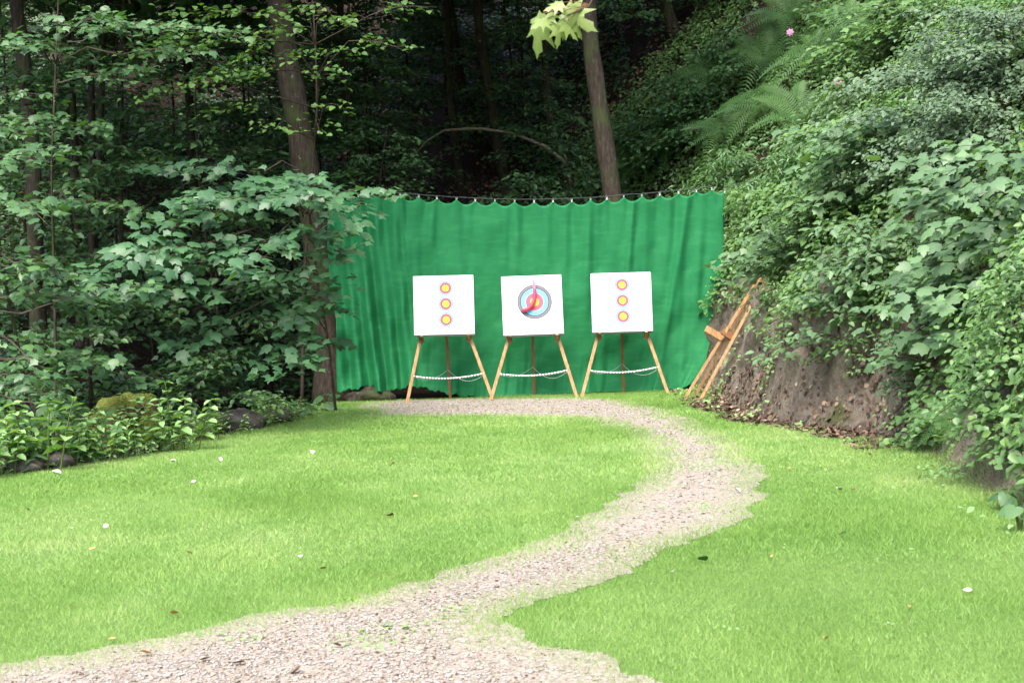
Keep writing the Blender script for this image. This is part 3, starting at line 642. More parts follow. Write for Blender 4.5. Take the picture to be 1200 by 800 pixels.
SL = {'left': 'wooden three legged stand with rope holding the leftmost target, right foot crossing its neighbour',
      'middle': 'wooden three legged stand with rope under the target with the red tube',
      'right': 'wooden three legged stand with rope nearest the folded stand on the bank'}
TL = {'left': 'leftmost square white foam target with a column of three small ringed spots',
      'middle': 'square white foam target with one large ringed face, in the middle',
      'right': 'rightmost square white foam target with three small ringed spots, beside the earth bank'}
for wh in ('left', 'middle', 'right'):
    s_o, t_o = stand_and_target(*d[wh], 1, wh)
    tag(s_o, SL[wh], 'target stand', 'target stands in front of the curtain'); tag(t_o, TL[wh], 'archery target', 'archery targets in a row')

# folded stand leaning on the bank
f0 = G(803, 466); f1 = G(821, 468); 
def onbank(px, py, Y): return W(px, py, Y)
rt = (f0 + f1) / 2; rt[2] = 0
fs = tag(empty('folded_target_stand', rt), 'folded wooden target stand leaning against the bare earth bank', 'target stand')
def clear(px, py, Y):
    while True:
        p = W(px, py, Y); q = W(px - 22, py + 34, Y + .05)
        if p[2] > hz1(p[0] + .05, p[1]) + .1 and q[2] > hz1(q[0] + .05, q[1]) + .1 or Y < 20.5: return p, Y
        Y -= .1
tA, yA = clear(884, 334, 23.35); tB, tC = W(897, 327, yA - .05), W(892, 326, yA + .07)
ym = lambda py: 23.1 + (yA - 23.1) * (467 - py) / (467 - 330)
for (a, b, mt) in ((f0, tA, M_WOOD), (f1, tB, M_WOOD), (np.array([(f0[0] + f1[0]) / 2 + .06, f0[1] + .12, .0]), tC, M_WOOD)):
    MB().bar(a, b, .044, .03, (0, -1, .2)).obj('leg', mt, fs, off=rt)
e0 = W(827, 385, ym(390) - .05); e1 = W(846, 396, ym(390) - .02); MB().bar(e0, e1, .10, .04, (.3, -1, .2)).obj('peg', M_WOOD, fs, off=rt)
e0 = W(846, 387, ym(390)); e1 = W(859, 395, ym(390)); MB().bar(e0, e1, .12, .05, (.3, -1, .2)).obj('bracket', M_WOODD, fs, off=rt)
e0 = W(872, 351, ym(346)); e1 = W(888, 342, ym(346)); MB().bar(e0, e1, .05, .03, (.3, -1, .2)).obj('hinge_block', M_WOOD, fs, off=rt)

# ================================================================== TREES
def extend_line(pts, ztop):
    """pts from low to high; push the low end into the ground and the high end up to ztop"""
    pts = [np.asarray(p, float) for p in pts]; d = pts[0] - pts[1]; d = d / max(1e-6, -d[2]); p = pts[0]
    zt = hz1(p[0], p[1])
    if p[2] > zt:
        n = max(1, int((p[2] - zt) / .8)); q = [p + d * (p[2] - zt + .15) * i / n for i in range(n, 0, -1)]
        for e in q: pass
        q[0][2] = hz1(q[0][0], q[0][1]) - .12; pts = q + pts
    else: pts[0][2] = zt - .1
    d = pts[-1] - pts[-2]; d = d / d[2]; n = max(1, int((ztop - pts[-1][2]) / 1.2)); e = pts[-1]; h = ztop - e[2]
    pts += [e + np.array([d[0] * .6, d[1] * .6, 1]) * h * i / n + np.array([.1 * math.sin(i), .1 * math.cos(i * 1.3), 0]) for i in range(1, n + 1)]
    return pts
def dense(pts, n):
    P = np.array(pts); L = np.r_[0, np.cumsum(np.linalg.norm(np.diff(P, axis=0), axis=1))]; q = np.linspace(0, L[-1], n)
    return np.stack([np.interp(q, L, P[:, i]) for i in range(3)], -1)
def tall_tree(name, pixs, Yd, r, ztop, crown_r, nleaf, label, mat=M_BARKD, group='tall woodland trees', lm=M_DARK, cz0=None, cshift=(0, 0), leaf=.26):
    pts = extend_line([W(a, b, Yd) for a, b in pixs[::-1]], ztop); P = dense(pts, 44); root = P[0].copy(); root[2] = hz1(root[0], root[1])
    t = tag(empty(name, root), label, 'tree', group)
    hh = np.linspace(0, 1, 44); rad = r * (1.0 - .62 * hh) * (1 + .7 * np.exp(-hh * 26)) * (1 + .05 * np.sin(np.arange(44) * 1.7))
    MB().tube(P, rad, 12, True, .09, 3).obj('trunk', mat, t, True, root)
    mb = MB(); L = Leaves(); top = P[-1]; cz0 = cz0 or (ztop - crown_r * 1.5)
    lim = np.random.default_rng(int(abs(pixs[0][0]) * 7 + 3))
    nl = 16
    for i in range(nl):
        f = (i + .5) / nl; zb = cz0 * .92 + (ztop - cz0) * f * .9; kk = np.argmin(np.abs(P[:, 2] - zb)); p0 = P[kk]; a = lim.uniform(0, 6.28); ln = crown_r * (1.05 - .5 * f) * lim.uniform(.75, 1.1)
        e = p0 + np.array([math.cos(a) * ln + cshift[0], math.sin(a) * ln + cshift[1], ln * .35 + .4]); m = (p0 + e) / 2 + np.array([0, 0, .25 * ln * .4])
        mb.tube([p0, m, e], [r * .32, r * .2, r * .06], 5, False)
        k = nleaf // nl
        for b in range(6):
            c = p0 + (e - p0) * lim.uniform(.35, 1.1) + lim.normal(0, crown_r * .16, 3); n = k // 6
            q = c + lim.normal(0, 1, (n, 3)) * np.array([crown_r * .2, crown_r * .2, crown_r * .09])
            for v in q: L.add(v, (lim.normal(0, .4), lim.normal(-.1, .4), 1), (lim.normal(), lim.normal(), -.2), leaf * lim.uniform(.7, 1.3))
    mb.obj('limbs', mat, t, True, root)['kind'] = 'stuff'
    cloud('crown', RND, *L.arr(), lm, t, 'stuff', root); return t  # crown mostly out of view, sized to block skylight and darken the wood
tall_tree('sycamore_tree', [(326, 0), (336, 70), (349, 140), (357, 190), (374, 300), (388, 400), (392, 450)], 25.6, .25, 13.5, 4.2, 5200, 'large brown sycamore trunk at the left end of the green curtain', M_BARK, cz0=7.5, cshift=(-.6, .8))
tall_tree('sycamore_tree', [(689, 0), (692, 50), (703, 130), (719, 236), (724, 270)], 27.5, .19, 14.5, 4.2, 5200, 'bare leaning grey brown trunk rising behind the curtain between right and middle targets', M_BARK, cz0=8, cshift=(.3, .8))
TT = [([(18, 0), (30, 90), (38, 180), (45, 380)], 24.5, .15, 13, 3.8, 'thick dark trunk nearest the left border of the picture'),
      ([(75, 0), (84, 100), (88, 210)], 30, .09, 13.5, 3.6, 'thin dark trunk second from the left border'),
      ([(103, 0), (107, 100), (108, 250)], 28.5, .08, 13, 3.6, 'straight thin dark trunk left of a slimmer close twin'),
      ([(121, 60), (118, 150), (113, 250)], 29.5, .07, 12.5, 3.4, 'slim dark trunk leaning close against its straight thin neighbour'),
      ([(142, 60), (143, 150), (142, 240)], 27, .045, 11.5, 3.0, 'pole thin young tree among the leaves left of the large sycamore trunk'),
      ([(562, 40), (574, 110), (590, 205)], 37, .13, 16, 4.4, 'dark trunk leaning left above the arched branch on the leaf covered slope'),
      ([(528, 120), (534, 170), (541, 228)], 38, .10, 16, 4.2, 'short dark trunk standing in the patch of brown leaf litter'),
      ([(540, 95), (556, 150), (582, 195)], 39.5, .11, 17, 4.2, 'dark trunk slanting to the right foot of its neighbour on the litter slope'),
      ([(398, 0), (404, 90), (414, 190)], 33, .10, 15, 4.2, 'dim dark trunk just right of the large sycamore trunk'),
      ([(636, 20), (640, 90), (646, 170)], 36, .10, 15.5, 4.2, 'dim trunk in the dark between the arched branch and the bare leaning trunk'),
      ([(215, 0), (222, 120), (230, 260)], 33, .11, 15, 4.4, 'dim trunk deep in shade behind the broad leaved sycamore sprays'),
      ([(775, -20), (790, 40), (800, 90)], 36, .12, 17, 4.4, 'dim trunk high on the fern slope right of the bare leaning trunk')]
for i, (px, Yd, r, zt, cr, lb) in enumerate(TT):
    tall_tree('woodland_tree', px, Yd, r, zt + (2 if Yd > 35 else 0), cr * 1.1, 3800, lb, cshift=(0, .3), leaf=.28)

def sapling(px, py, Yd, height, rad, leaf, lm, label, tmpl=OVA, group='leafy saplings in the wood', n=46, zlo=.06, bias=-.8, cat='tree', name='sapling', stemr=.03):
    p = W(px, py, Yd); z0 = hz1(p[0], p[1]); root = np.array([p[0], p[1], z0]); t = tag(empty(name, root), label, cat, group)
    lean = np.array([random.uniform(-.08, .08), -.06, 1]); stem = [root - (0, 0, .1)] + [root + lean * height * f + np.array([.08 * math.sin(f * 7), .08 * math.cos(f * 6), 0]) for f in np.linspace(.15, 1, 7)]
    MB().tube(stem, np.linspace(stemr * 1.2, stemr * .3, 8), 6).obj('trunk', M_BARKD, t, True, root)
    L = Leaves(); mb = MB()
    for i in range(n):
        f = zlo + (1 - zlo) * (i + random.random()) / n; az = random.uniform(0, 6.28) if random.random() < .45 else random.gauss(-math.pi / 2, .8)
        spray(L, mb, root + lean * height * f, az, rad * (1.15 - .55 * f) * random.uniform(.7, 1.1), random.uniform(.05, .35), leaf, .28, gap=.8, step=leaf * 1.1, tilt=(.05, -.3), jit=.4)
    mb.obj('branches', M_TWIG, t, False, root)['kind'] = 'stuff'; cloud('crown', tmpl, *L.arr(), lm, t, 'stuff', root); return len(L.p)
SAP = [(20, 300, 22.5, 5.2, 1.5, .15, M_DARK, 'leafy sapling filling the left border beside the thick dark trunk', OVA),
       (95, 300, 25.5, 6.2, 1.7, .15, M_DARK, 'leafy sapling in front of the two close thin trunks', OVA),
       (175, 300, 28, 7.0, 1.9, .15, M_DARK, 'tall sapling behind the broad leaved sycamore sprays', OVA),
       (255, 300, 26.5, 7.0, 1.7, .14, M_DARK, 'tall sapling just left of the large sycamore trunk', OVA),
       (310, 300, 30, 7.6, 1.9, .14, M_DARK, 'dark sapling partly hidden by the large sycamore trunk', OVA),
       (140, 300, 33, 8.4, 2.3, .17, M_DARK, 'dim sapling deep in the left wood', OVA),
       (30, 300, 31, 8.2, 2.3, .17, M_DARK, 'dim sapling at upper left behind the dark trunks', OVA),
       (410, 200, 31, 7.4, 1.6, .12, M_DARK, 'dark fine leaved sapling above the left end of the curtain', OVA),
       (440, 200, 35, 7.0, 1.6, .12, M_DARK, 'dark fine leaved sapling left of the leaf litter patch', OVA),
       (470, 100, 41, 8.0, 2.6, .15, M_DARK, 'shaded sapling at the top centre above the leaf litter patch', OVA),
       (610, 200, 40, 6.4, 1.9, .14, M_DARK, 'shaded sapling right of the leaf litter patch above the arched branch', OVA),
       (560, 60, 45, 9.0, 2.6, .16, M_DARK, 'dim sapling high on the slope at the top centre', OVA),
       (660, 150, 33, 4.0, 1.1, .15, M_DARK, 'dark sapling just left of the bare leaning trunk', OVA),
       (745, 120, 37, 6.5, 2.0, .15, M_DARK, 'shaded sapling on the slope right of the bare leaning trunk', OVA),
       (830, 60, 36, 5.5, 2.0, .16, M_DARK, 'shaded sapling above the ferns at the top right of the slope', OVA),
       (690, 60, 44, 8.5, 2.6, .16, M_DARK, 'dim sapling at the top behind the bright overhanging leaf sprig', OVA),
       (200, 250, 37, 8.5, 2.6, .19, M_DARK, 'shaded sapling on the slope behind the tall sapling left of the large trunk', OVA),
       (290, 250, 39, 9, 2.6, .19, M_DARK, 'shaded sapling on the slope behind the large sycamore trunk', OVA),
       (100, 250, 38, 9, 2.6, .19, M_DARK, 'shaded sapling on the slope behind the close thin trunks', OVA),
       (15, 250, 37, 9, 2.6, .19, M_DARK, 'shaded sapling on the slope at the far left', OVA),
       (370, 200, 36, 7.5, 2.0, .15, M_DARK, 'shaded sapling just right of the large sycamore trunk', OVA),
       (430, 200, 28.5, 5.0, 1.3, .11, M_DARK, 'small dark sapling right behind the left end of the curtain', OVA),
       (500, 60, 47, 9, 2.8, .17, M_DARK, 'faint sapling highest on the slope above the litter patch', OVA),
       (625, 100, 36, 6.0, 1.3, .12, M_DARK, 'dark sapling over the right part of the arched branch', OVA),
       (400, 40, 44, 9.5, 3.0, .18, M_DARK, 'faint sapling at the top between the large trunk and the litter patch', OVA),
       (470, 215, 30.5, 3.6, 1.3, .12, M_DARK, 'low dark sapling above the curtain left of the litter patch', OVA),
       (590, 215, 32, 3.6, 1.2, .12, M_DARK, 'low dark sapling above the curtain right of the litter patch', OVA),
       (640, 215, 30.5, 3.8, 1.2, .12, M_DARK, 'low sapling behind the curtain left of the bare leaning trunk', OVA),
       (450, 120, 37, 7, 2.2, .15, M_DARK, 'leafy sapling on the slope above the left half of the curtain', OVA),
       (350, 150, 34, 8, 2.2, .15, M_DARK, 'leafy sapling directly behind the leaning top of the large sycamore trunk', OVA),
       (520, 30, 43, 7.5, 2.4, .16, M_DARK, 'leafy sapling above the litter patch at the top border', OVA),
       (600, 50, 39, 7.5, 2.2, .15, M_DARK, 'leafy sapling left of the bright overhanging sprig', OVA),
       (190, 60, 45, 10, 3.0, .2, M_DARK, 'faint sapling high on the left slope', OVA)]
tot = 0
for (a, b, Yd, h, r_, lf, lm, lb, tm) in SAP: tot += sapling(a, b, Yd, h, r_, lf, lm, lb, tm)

# ---- broad leaved sycamore reaching out over the hollow on the left (leaves told apart one by one)
def syc_tree(root, stem, branches, leaf, lm, key, label, name='sycamore_sapling', group=None, stemr=.024, nparts=300, tmpl=SYC, tilt=(.1, -.45), step=None):
    t = tag(empty(name, root), label, 'tree', group); P = dense(stem, 18)
    MB().tube(P, np.linspace(stemr, stemr * .4, 18), 7, True, .1, 2).obj('trunk', M_BARK, t, True, root)
    L = Leaves(); mb = MB()
    for (e, ln) in branches:
        e = np.asarray(e, float); k = np.argmin(np.linalg.norm(P - e, axis=1) + np.maximum(0, P[:, 2] - e[2]) * .8); p0 = P[k]; v = e - p0; dd = np.linalg.norm(v[:2]); az = math.atan2(v[1], v[0])
        mid = (p0 + e) / 2 + np.array([0, 0, .12 * dd]); base = e - np.array([math.cos(az), math.sin(az), 0]) * ln * .5
        mb.tube([p0, (p0 + base) / 2 + np.array([0, 0, .1 * dd]), base], [stemr * .5, stemr * .38, .011], 5, False)
        spray(L, mb, base, az, ln, .12, leaf, .22, tilt=tilt, gap=.68, jit=.34, twig=.007, step=step)
    mb.obj('branches', M_TWIG, t, False, root)['kind'] = 'stuff'
    p, n, d_, s = L.arr(); dist = np.linalg.norm(p - EYE, axis=1)
    q = p - EYE; u = CX + FPX * (q @ Rv) / (q @ Fv); v = CY - FPX * (q @ Uv) / (q @ Fv); vis = (u > 0) & (u < 1200) & (v > 0) & (v < 800)
    score = s / dist * np.where(vis, 1, .01); o = np.argsort(-score); a, b = o[:nparts], o[nparts:]
    leaf_parts(tmpl, key, p[a], n[a], d_[a], s[a], lm, t, root)
    if len(b): cloud('crown', SYCL, p[b], n[b], d_[b], s[b], lm, t, 'stuff', root)
    return len(p)
def gpt(px, py, Y): p = W(px, py, Y); p[2] = hz1(p[0], p[1]); return p
r1 = gpt(393, 455, 22.6)
n1 = syc_tree(r1, [r1 - (0, 0, .1), W(385, 400, 22.4), W(372, 330, 22.2), W(365, 260, 22.0), W(352, 200, 21.8)],
    [(W(330, 215, 20.5), 1.9), (W(270, 240, 19.5), 1.9), (W(395, 240, 20.5), 1.2), (W(350, 250, 19.6), 1.6), (W(215, 245, 19.4), 1.5), (W(300, 275, 19.0), 1.9), (W(190, 290, 18.8), 1.5),
     (W(150, 300, 19), 1.4), (W(240, 320, 19), 1.7), (W(330, 320, 20), 1.5), (W(205, 350, 18.8), 1.3), (W(335, 420, 19.5), 1.1), (W(345, 390, 19.6), .9), (W(300, 205, 21), 1.6), (W(240, 200, 21), 1.7), (W(235, 375, 19.3), 1.3), (W(415, 232, 21.6), 1.0), (W(385, 290, 21), 1.0), (W(372, 330, 20.8), 1.0), (W(385, 365, 21), .9), (W(365, 275, 20.6), 1.2), (W(378, 410, 21.2), .9), (W(360, 230, 20.6), 1.2), (W(350, 350, 20.2), 1.2)],
    .165, M_SYC, 'syc', 'young sycamore with tiers of broad lobed leaves reaching left from the curtain edge', group=None)
r2 = gpt(-60, 470, 17.5)
n2 = syc_tree(r2, [r2 - (0, 0, .1), W(-50, 380, 17.5), W(-45, 250, 17.5), W(-40, 150, 17.6)],
    [(W(30, 195, 17.0), 1.3), (W(20, 235, 16.6), 1.3), (W(60, 310, 17), 1.2), (W(50, 350, 17.2), 1.4), (W(100, 365, 17.6), 1.4), (W(70, 420, 17), 1.4), (W(30, 440, 16.6), 1.3), (W(110, 420, 17.8), 1.2), (W(10, 290, 16.4), 1.2), (W(20, 390, 16.2), 1.2), (W(70, 470, 17), 1.0), (W(15, 480, 16.3), 1.0)],
    .125, M_DARK, 'syc2', 'dark leaved sycamore shrub at the left border above the ditch stones', group=None, nparts=180, tilt=(.15, -.35))
r2b = gpt(60, 430, 20.5)
n2b = syc_tree(r2b, [r2b - (0, 0, .1), W(64, 340, 20.5), W(60, 200, 20.4), W(66, 60, 20.5), W(70, -40, 20.5)],
    [(W(150, 40, 19.8), 1.6), (W(100, 30, 19.4), 1.4), (W(40, 60, 19.4), 1.5), (W(190, 60, 20), 1.2), (W(120, 90, 20), 1.5), (W(30, 130, 19.6), 1.5), (W(90, 150, 20), 1.4), (W(230, 30, 20.4), 1.3), (W(60, 240, 19.8), 1.3), (W(120, 230, 20), 1.2)],
    .115, M_DARK, 'syc3', 'tall slim sapling with tiers of leaves at the upper left corner', group=None, nparts=120, tilt=(.1, -.35))
# leafy shoots on the large sycamore trunk (small round leaves, lighter)
rS = gpt(352, 440, 24.8)
def shoot_tree():
    t = tag(empty('hazel_sapling', rS), 'slender sapling with small light leaves climbing in front of the large sycamore trunk', 'tree')
    stem = [rS - (0, 0, .1), W(356, 330, 24.6), W(366, 200, 24.2), W(372, 120, 24), W(368, 20, 24), W(360, -60, 24)]; P = dense(stem, 16); MB().tube(P, np.linspace(.03, .012, 16), 6).obj('trunk', M_TWIG, t, True, rS)
    L = Leaves(); mb = MB()
    for (a, b, Yd, ln) in [(385, 20, 23.4, 1.2), (400, 60, 23.4, .8), (380, 95, 23.4, 1.0), (390, 120, 23.4, .8), (372, 140, 23.3, .7), (330, 30, 23.4, 1.3), (290, 45, 23.4, 1.5), (240, 50, 23.3, 1.5), (200, 40, 23.2, 1.4), (300, 80, 23.4, 1.4), (340, 10, 23.3, 1.3), (260, 15, 23.3, 1.5), (355, 60, 23.3, 1.0), (215, 95, 23.4, 1.3), (325, 150, 23.3, .9), (280, 130, 23.5, 1.2), (440, 45, 23.6, 1.0), (465, 15, 23.6, .9)]:
        e = W(a, b, Yd); k = np.argmin(np.abs(P[:, 2] - e[2] + .3)); p0 = P[k]; v = e - p0; az = math.atan2(v[1], v[0]); base = e - np.array([math.cos(az), math.sin(az), 0]) * ln * .45
        mb.tube([p0, base], [.012, .008], 4, False); spray(L, mb, base, az, ln, .1, .105, .3, gap=1.0, step=.16)
    mb.obj('branches', M_TWIG, t, False, rS)['kind'] = 'stuff'; cloud('crown', RND, *L.arr(), M_LIGHT, t, 'stuff', rS); return len(L.p)
n3 = shoot_tree()

# ---- bright sprig hanging into the top of the picture from a tree outside the frame
rN = np.array([4.6, 6.4, 0.0]); rN[2] = hz1(4.6, 6.4)
nt_ = tag(empty('overhanging_sycamore', rN), 'bright yellow green sycamore sprig hanging into the top of the picture', 'tree')
MB().tube([rN - (0, 0, .2), rN + (-.1, .1, 2), rN + (-.3, .2, 4), rN + (-.2, .3, 6.5)], [.2, .16, .13, .08], 10, True, .1, 4).obj('trunk', M_BARK, nt_, True, rN)
tipb = W(705, -20, 7.0)
MB().tube([rN + (-.3, .2, 4), np.array([3.0, 6.7, 4.2]), np.array([1.6, 6.9, 3.7]), tipb], [.05, .035, .02, .008], 7, True).obj('limb', M_TWIG, nt_, True, rN)
MB().tube([tipb, W(690, 8, 6.95), W(665, 18, 6.9)], [.007, .005, .003], 5, True).obj('twig', M_TWIG, nt_, True, rN)
SP = [(637, 16, 604, 46, -.4), (641, 22, 626, 47, .0), (655, 26, 652, 56, .0), (660, 24, 686, 43, .4), (660, 11, 630, 10, -.3), (672, 21, 697, 28, .5), (682, 7, 699, 1, .3), (660, 3, 644, -6, .0), (668, 12, 655, 30, -.1), (646, 14, 636, 34, -.5)]
pp, nn, dd_, sz = [], [], [], []
for (a, b, c, e, rz) in SP:
    p = W(a, b, 6.95 + random.uniform(-.06, .06)); q = W(c, e, 6.9 + random.uniform(-.1, .05)); v = q - p
    pp.append(p); dd_.append(v); nn.append((random.gauss(rz * 1.5, .3), -.75, random.uniform(.2, 1.1))); sz.append(max(.10, np.linalg.norm(v)) * .86)
    MB().tube([W(690, 6, 6.95), (W(690, 6, 6.95) + p) / 2 + (0, 0, .01), p], .0016, 4).obj('leaf_stalk', M_STALK, nt_, False, rN)
leaf_parts(SYCD, 'sprig', np.array(pp), np.array(nn), np.array(dd_), np.array(sz), M_SPRIG, nt_, rN)
Lc = Leaves()
for i in range(900):
    v = rng.normal(0, 1, 3) * np.array([.7, .7, .7]) + rN + (.6, -.4, 6.6); Lc.add(v, (rng.normal(0, .4), rng.normal(0, .4), 1), (rng.normal(), rng.normal(), -.3), .15)
cloud('crown', SYCL, *Lc.arr(), M_SYC, nt_, 'stuff', rN)

# ---- arched dead branch on the slope
ab = [W(484, 186, 35.5), W(489, 178, 35.4), W(499, 166, 35.3), W(520, 153, 35.2), W(560, 150.5, 35.1), W(600, 156, 35), W(640, 172, 35), W(662, 190, 35.2), W(668, 205, 35.5)]
q = ab[-1].copy(); q[2] = hz1(q[0], q[1]) - .1; ab.append(q)
P = dense(ab, 30); arb = MB().tube(P, np.interp(np.linspace(0, 1, 30), [0, .3, 1], [.018, .03, .045]), 6, True, .15, 3)
tag(arb.obj('arched_branch', M_PALE, None, True), 'thin bare branch arching over the leaf litter patch behind the curtain', 'branch')

# ================================================================== RIGHT BANK PLANTS
def shrub(base, rad, nst, leaf, lm, tmpl, label, name='shrub', group='shrubs on the right bank', cat='shrub', out=(-.55, -.45), gap=.85, up=.6, parts=0, key=None, droop=.35, step=None):
    base = np.asarray(base, float).copy(); base[2] = hz1(base[0], base[1]); t = tag(empty(name, base), label, cat, group)
    L = Leaves(); mb = MB(); a0 = math.atan2(out[1], out[0])
    for i in range(nst):
        az = a0 + random.gauss(0, 1.0); ln = rad * random.uniform(.6, 1.15); h = rad * up * random.uniform(.1, 1.2)
        r0 = base + np.array([random.gauss(0, rad * .22), random.gauss(0, rad * .22), 0]); r0[2] = hz1(r0[0], r0[1]) - .02
        p1 = r0 + np.array([0, 0, h]); mb.tube([r0, (r0 + p1) / 2 + (.02, 0, 0), p1], [.012, .009, .006], 4, False)
        spray(L, mb, p1, az, ln, random.uniform(.15, .5), leaf, droop, tilt=(out[0] * .7, out[1] * .7), gap=gap, jit=.32, twig=.005, step=step)
    mb.obj('stems', M_TWIG, t, False, base)['kind'] = 'stuff'; p, n, d_, s = L.arr(); kk = off_stand(p); p, n, d_, s = p[kk], n[kk], d_[kk], s[kk]
    if parts:
        q = p - EYE; u = CX + FPX * (q @ Rv) / (q @ Fv); v = CY - FPX * (q @ Uv) / (q @ Fv); vis = (u > 0) & (u < 1200) & (v > 0) & (v < 800)
        o = np.argsort(-(s / np.linalg.norm(q, axis=1) * np.where(vis, 1, .01))); a, b = o[:parts], o[parts:]
        leaf_parts(tmpl, key, p[a], n[a], d_[a], s[a], lm, t, base)
        if len(b): cloud('crown', SYCL if tmpl is SYC else tmpl, p[b], n[b], d_[b], s[b], lm, t, 'stuff', base)
    else: cloud('crown', tmpl, p, n, d_, s, lm, t, 'stuff', base)
    return len(p)
SH = [ # base pixel (on the bank), radius, stems, leaf, material, template, label, parts
    ((1185, 320), 1.0, 12, .155, M_SYC2, SYC, 'near sycamore shrub with the largest lobed leaves at the right border', 220, 'sycb'),
    ((1165, 250), 1.0, 10, .145, M_SYC2, SYC, 'sycamore shrub with large lobed leaves just above the nearest one at the right border', 140, 'sycb'),
    ((1110, 345), .6, 10, .12, M_SYC2, SYC, 'dark leafy shrub hanging over the bare earth at the right', 120, 'sycb'),
    ((1130, 130), 1.3, 16, .075, M_GREY, OVA, 'dense grey green fine leaved shrub in the upper right corner', 0, None),
    ((1180, 190), 1.1, 14, .07, M_GREY, OVA, 'fine leaved grey green shrub under the upper right corner shrub', 0, None),
    ((1060, 190), 1.2, 14, .14, M_SYC2, SYC, 'pale broad leaved shrub spreading below the ferns on the upper bank', 160, 'sycb'),
    ((1000, 160), 1.1, 12, .13, M_SYC2, OVA, 'pale leafy shrub left of the grey green corner shrub', 0, None),
    ((1010, 250), 1.0, 12, .12, M_BANK, OVA, 'leafy shrub in the middle of the bank above the dark overhang', 0, None),
    ((1015, 325), .75, 14, .11, M_SYC2, OVA, 'dense dark green shrub overhanging the earth bank in its middle', 0, None),
    ((950, 290), .9, 12, .12, M_SYC2, SYCL, 'broad leaved shrub above and right of the folded stand', 0, None),
    ((905, 255), .7, 9, .10, M_BANK, OVA, 'light green shrub right of the upper curtain corner', 0, None),
    ((915, 320), .3, 5, .06, M_BANK, RND, 'small bramble tangled over the folded stand', 0, None),
    ((945, 372), .36, 6, .07, M_BANK, RND, 'bramble trailing down the earth bank beside the folded stand', 0, None),
    ((870, 230), .9, 11, .13, M_BALSAM, NAR, 'upright narrow leaved plant clump beyond the upper curtain corner', 0, None),
    ((930, 225), .9, 11, .13, M_BALSAM, NAR, 'narrow leaved balsam clump midway up the bank', 0, None),
    ((975, 205), .9, 11, .13, M_BALSAM, NAR, 'narrow leaved clump bearing a pink flower below the pale shrub', 0, None),
    ((1185, 430), .55, 9, .065, M_BANK, OVA, 'leafy bramble low on the bank at the right border', 0, None),
    ((1180, 520), .36, 7, .06, M_BANK, RND, 'light green bramble spilling onto the lawn at the right border', 0, None),
    ((1100, 500), .35, 8, .08, M_BANK, RND, 'small bramble at the foot of the bank on the lawn edge', 0, None),
    ((935, 345), .35, 5, .055, M_BANK, OVA, 'fine leaved trailer just above the earth cut right of the folded stand', 0, None),
    ((985, 365), .38, 6, .06, M_BANK, OVA, 'trailing plant hanging over the middle of the earth cut', 0, None),
    ((1030, 380), .38, 6, .06, M_BANK, OVA, 'trailing plant hanging over the earth cut left of the dark shrub', 0, None),
    ((1080, 400), .40, 7, .065, M_SYC2, OVA, 'trailing plant low over the right end of the earth cut', 0, None),
    ((1140, 400), .55, 8, .065, M_BANK, OVA, 'fine leaved bush between the earth cut and the right border', 0, None),
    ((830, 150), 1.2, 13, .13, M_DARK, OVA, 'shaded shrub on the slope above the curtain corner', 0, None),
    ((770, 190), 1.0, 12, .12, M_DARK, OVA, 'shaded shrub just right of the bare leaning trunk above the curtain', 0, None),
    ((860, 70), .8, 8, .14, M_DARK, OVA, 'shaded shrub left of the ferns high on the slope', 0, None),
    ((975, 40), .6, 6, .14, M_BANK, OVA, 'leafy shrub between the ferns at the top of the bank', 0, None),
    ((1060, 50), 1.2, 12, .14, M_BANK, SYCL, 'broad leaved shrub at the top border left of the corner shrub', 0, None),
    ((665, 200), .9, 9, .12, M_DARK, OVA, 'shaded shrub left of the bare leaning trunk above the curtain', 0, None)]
nsh = 0
for (pxy, rad, nst, lf, lm, tm, lb, parts, key) in SH:
    b = T(*pxy); nsh += shrub(b, rad * 1.1, int(nst * (1.5 if parts else 2.4)), lf, lm, tm, lb, parts=parts, key=key, step=lf * 1.05, gap=.75, up=.42)

def fern(base, rad, nf, label, group, mat=M_FERN, seed=0, name='fern', out=(-.5, -.5)):
    base = np.asarray(base, float).copy(); base[2] = hz1(base[0], base[1]); t = tag(empty(name, base), label, 'fern', group); base0 = base; base = base + np.array([out[0] * .4, out[1] * .45, .42]) * min(1, rad)
    MB().tube([base0 - (0, 0, .05), base], [.03, .02], 6).obj('crown_stock', M_MOSS, t, False, base0)
    nb_ = np.array([-.30, -.62, .72]); nb_ = nb_ / np.linalg.norm(nb_); u_ = np.cross([0, 0, 1.], nb_); u_ /= np.linalg.norm(u_); v_ = np.cross(nb_, u_)
    for i in range(nf):
        a = 6.283 * (i + random.uniform(-.25, .25)) / nf; r_ = math.cos(a) * u_ + math.sin(a) * v_; d0 = r_ + nb_ * random.uniform(.25, .6); n0 = nb_ - r_ * .35 + np.array([random.gauss(0, .12), 0, random.gauss(0, .12)])
        leaf_parts(FROND, 'frond', np.array([base + d0 * .02]), np.array([n0]), np.array([d0]), np.array([rad * random.uniform(.75, 1.2)]), mat, t, base0, 'frond')
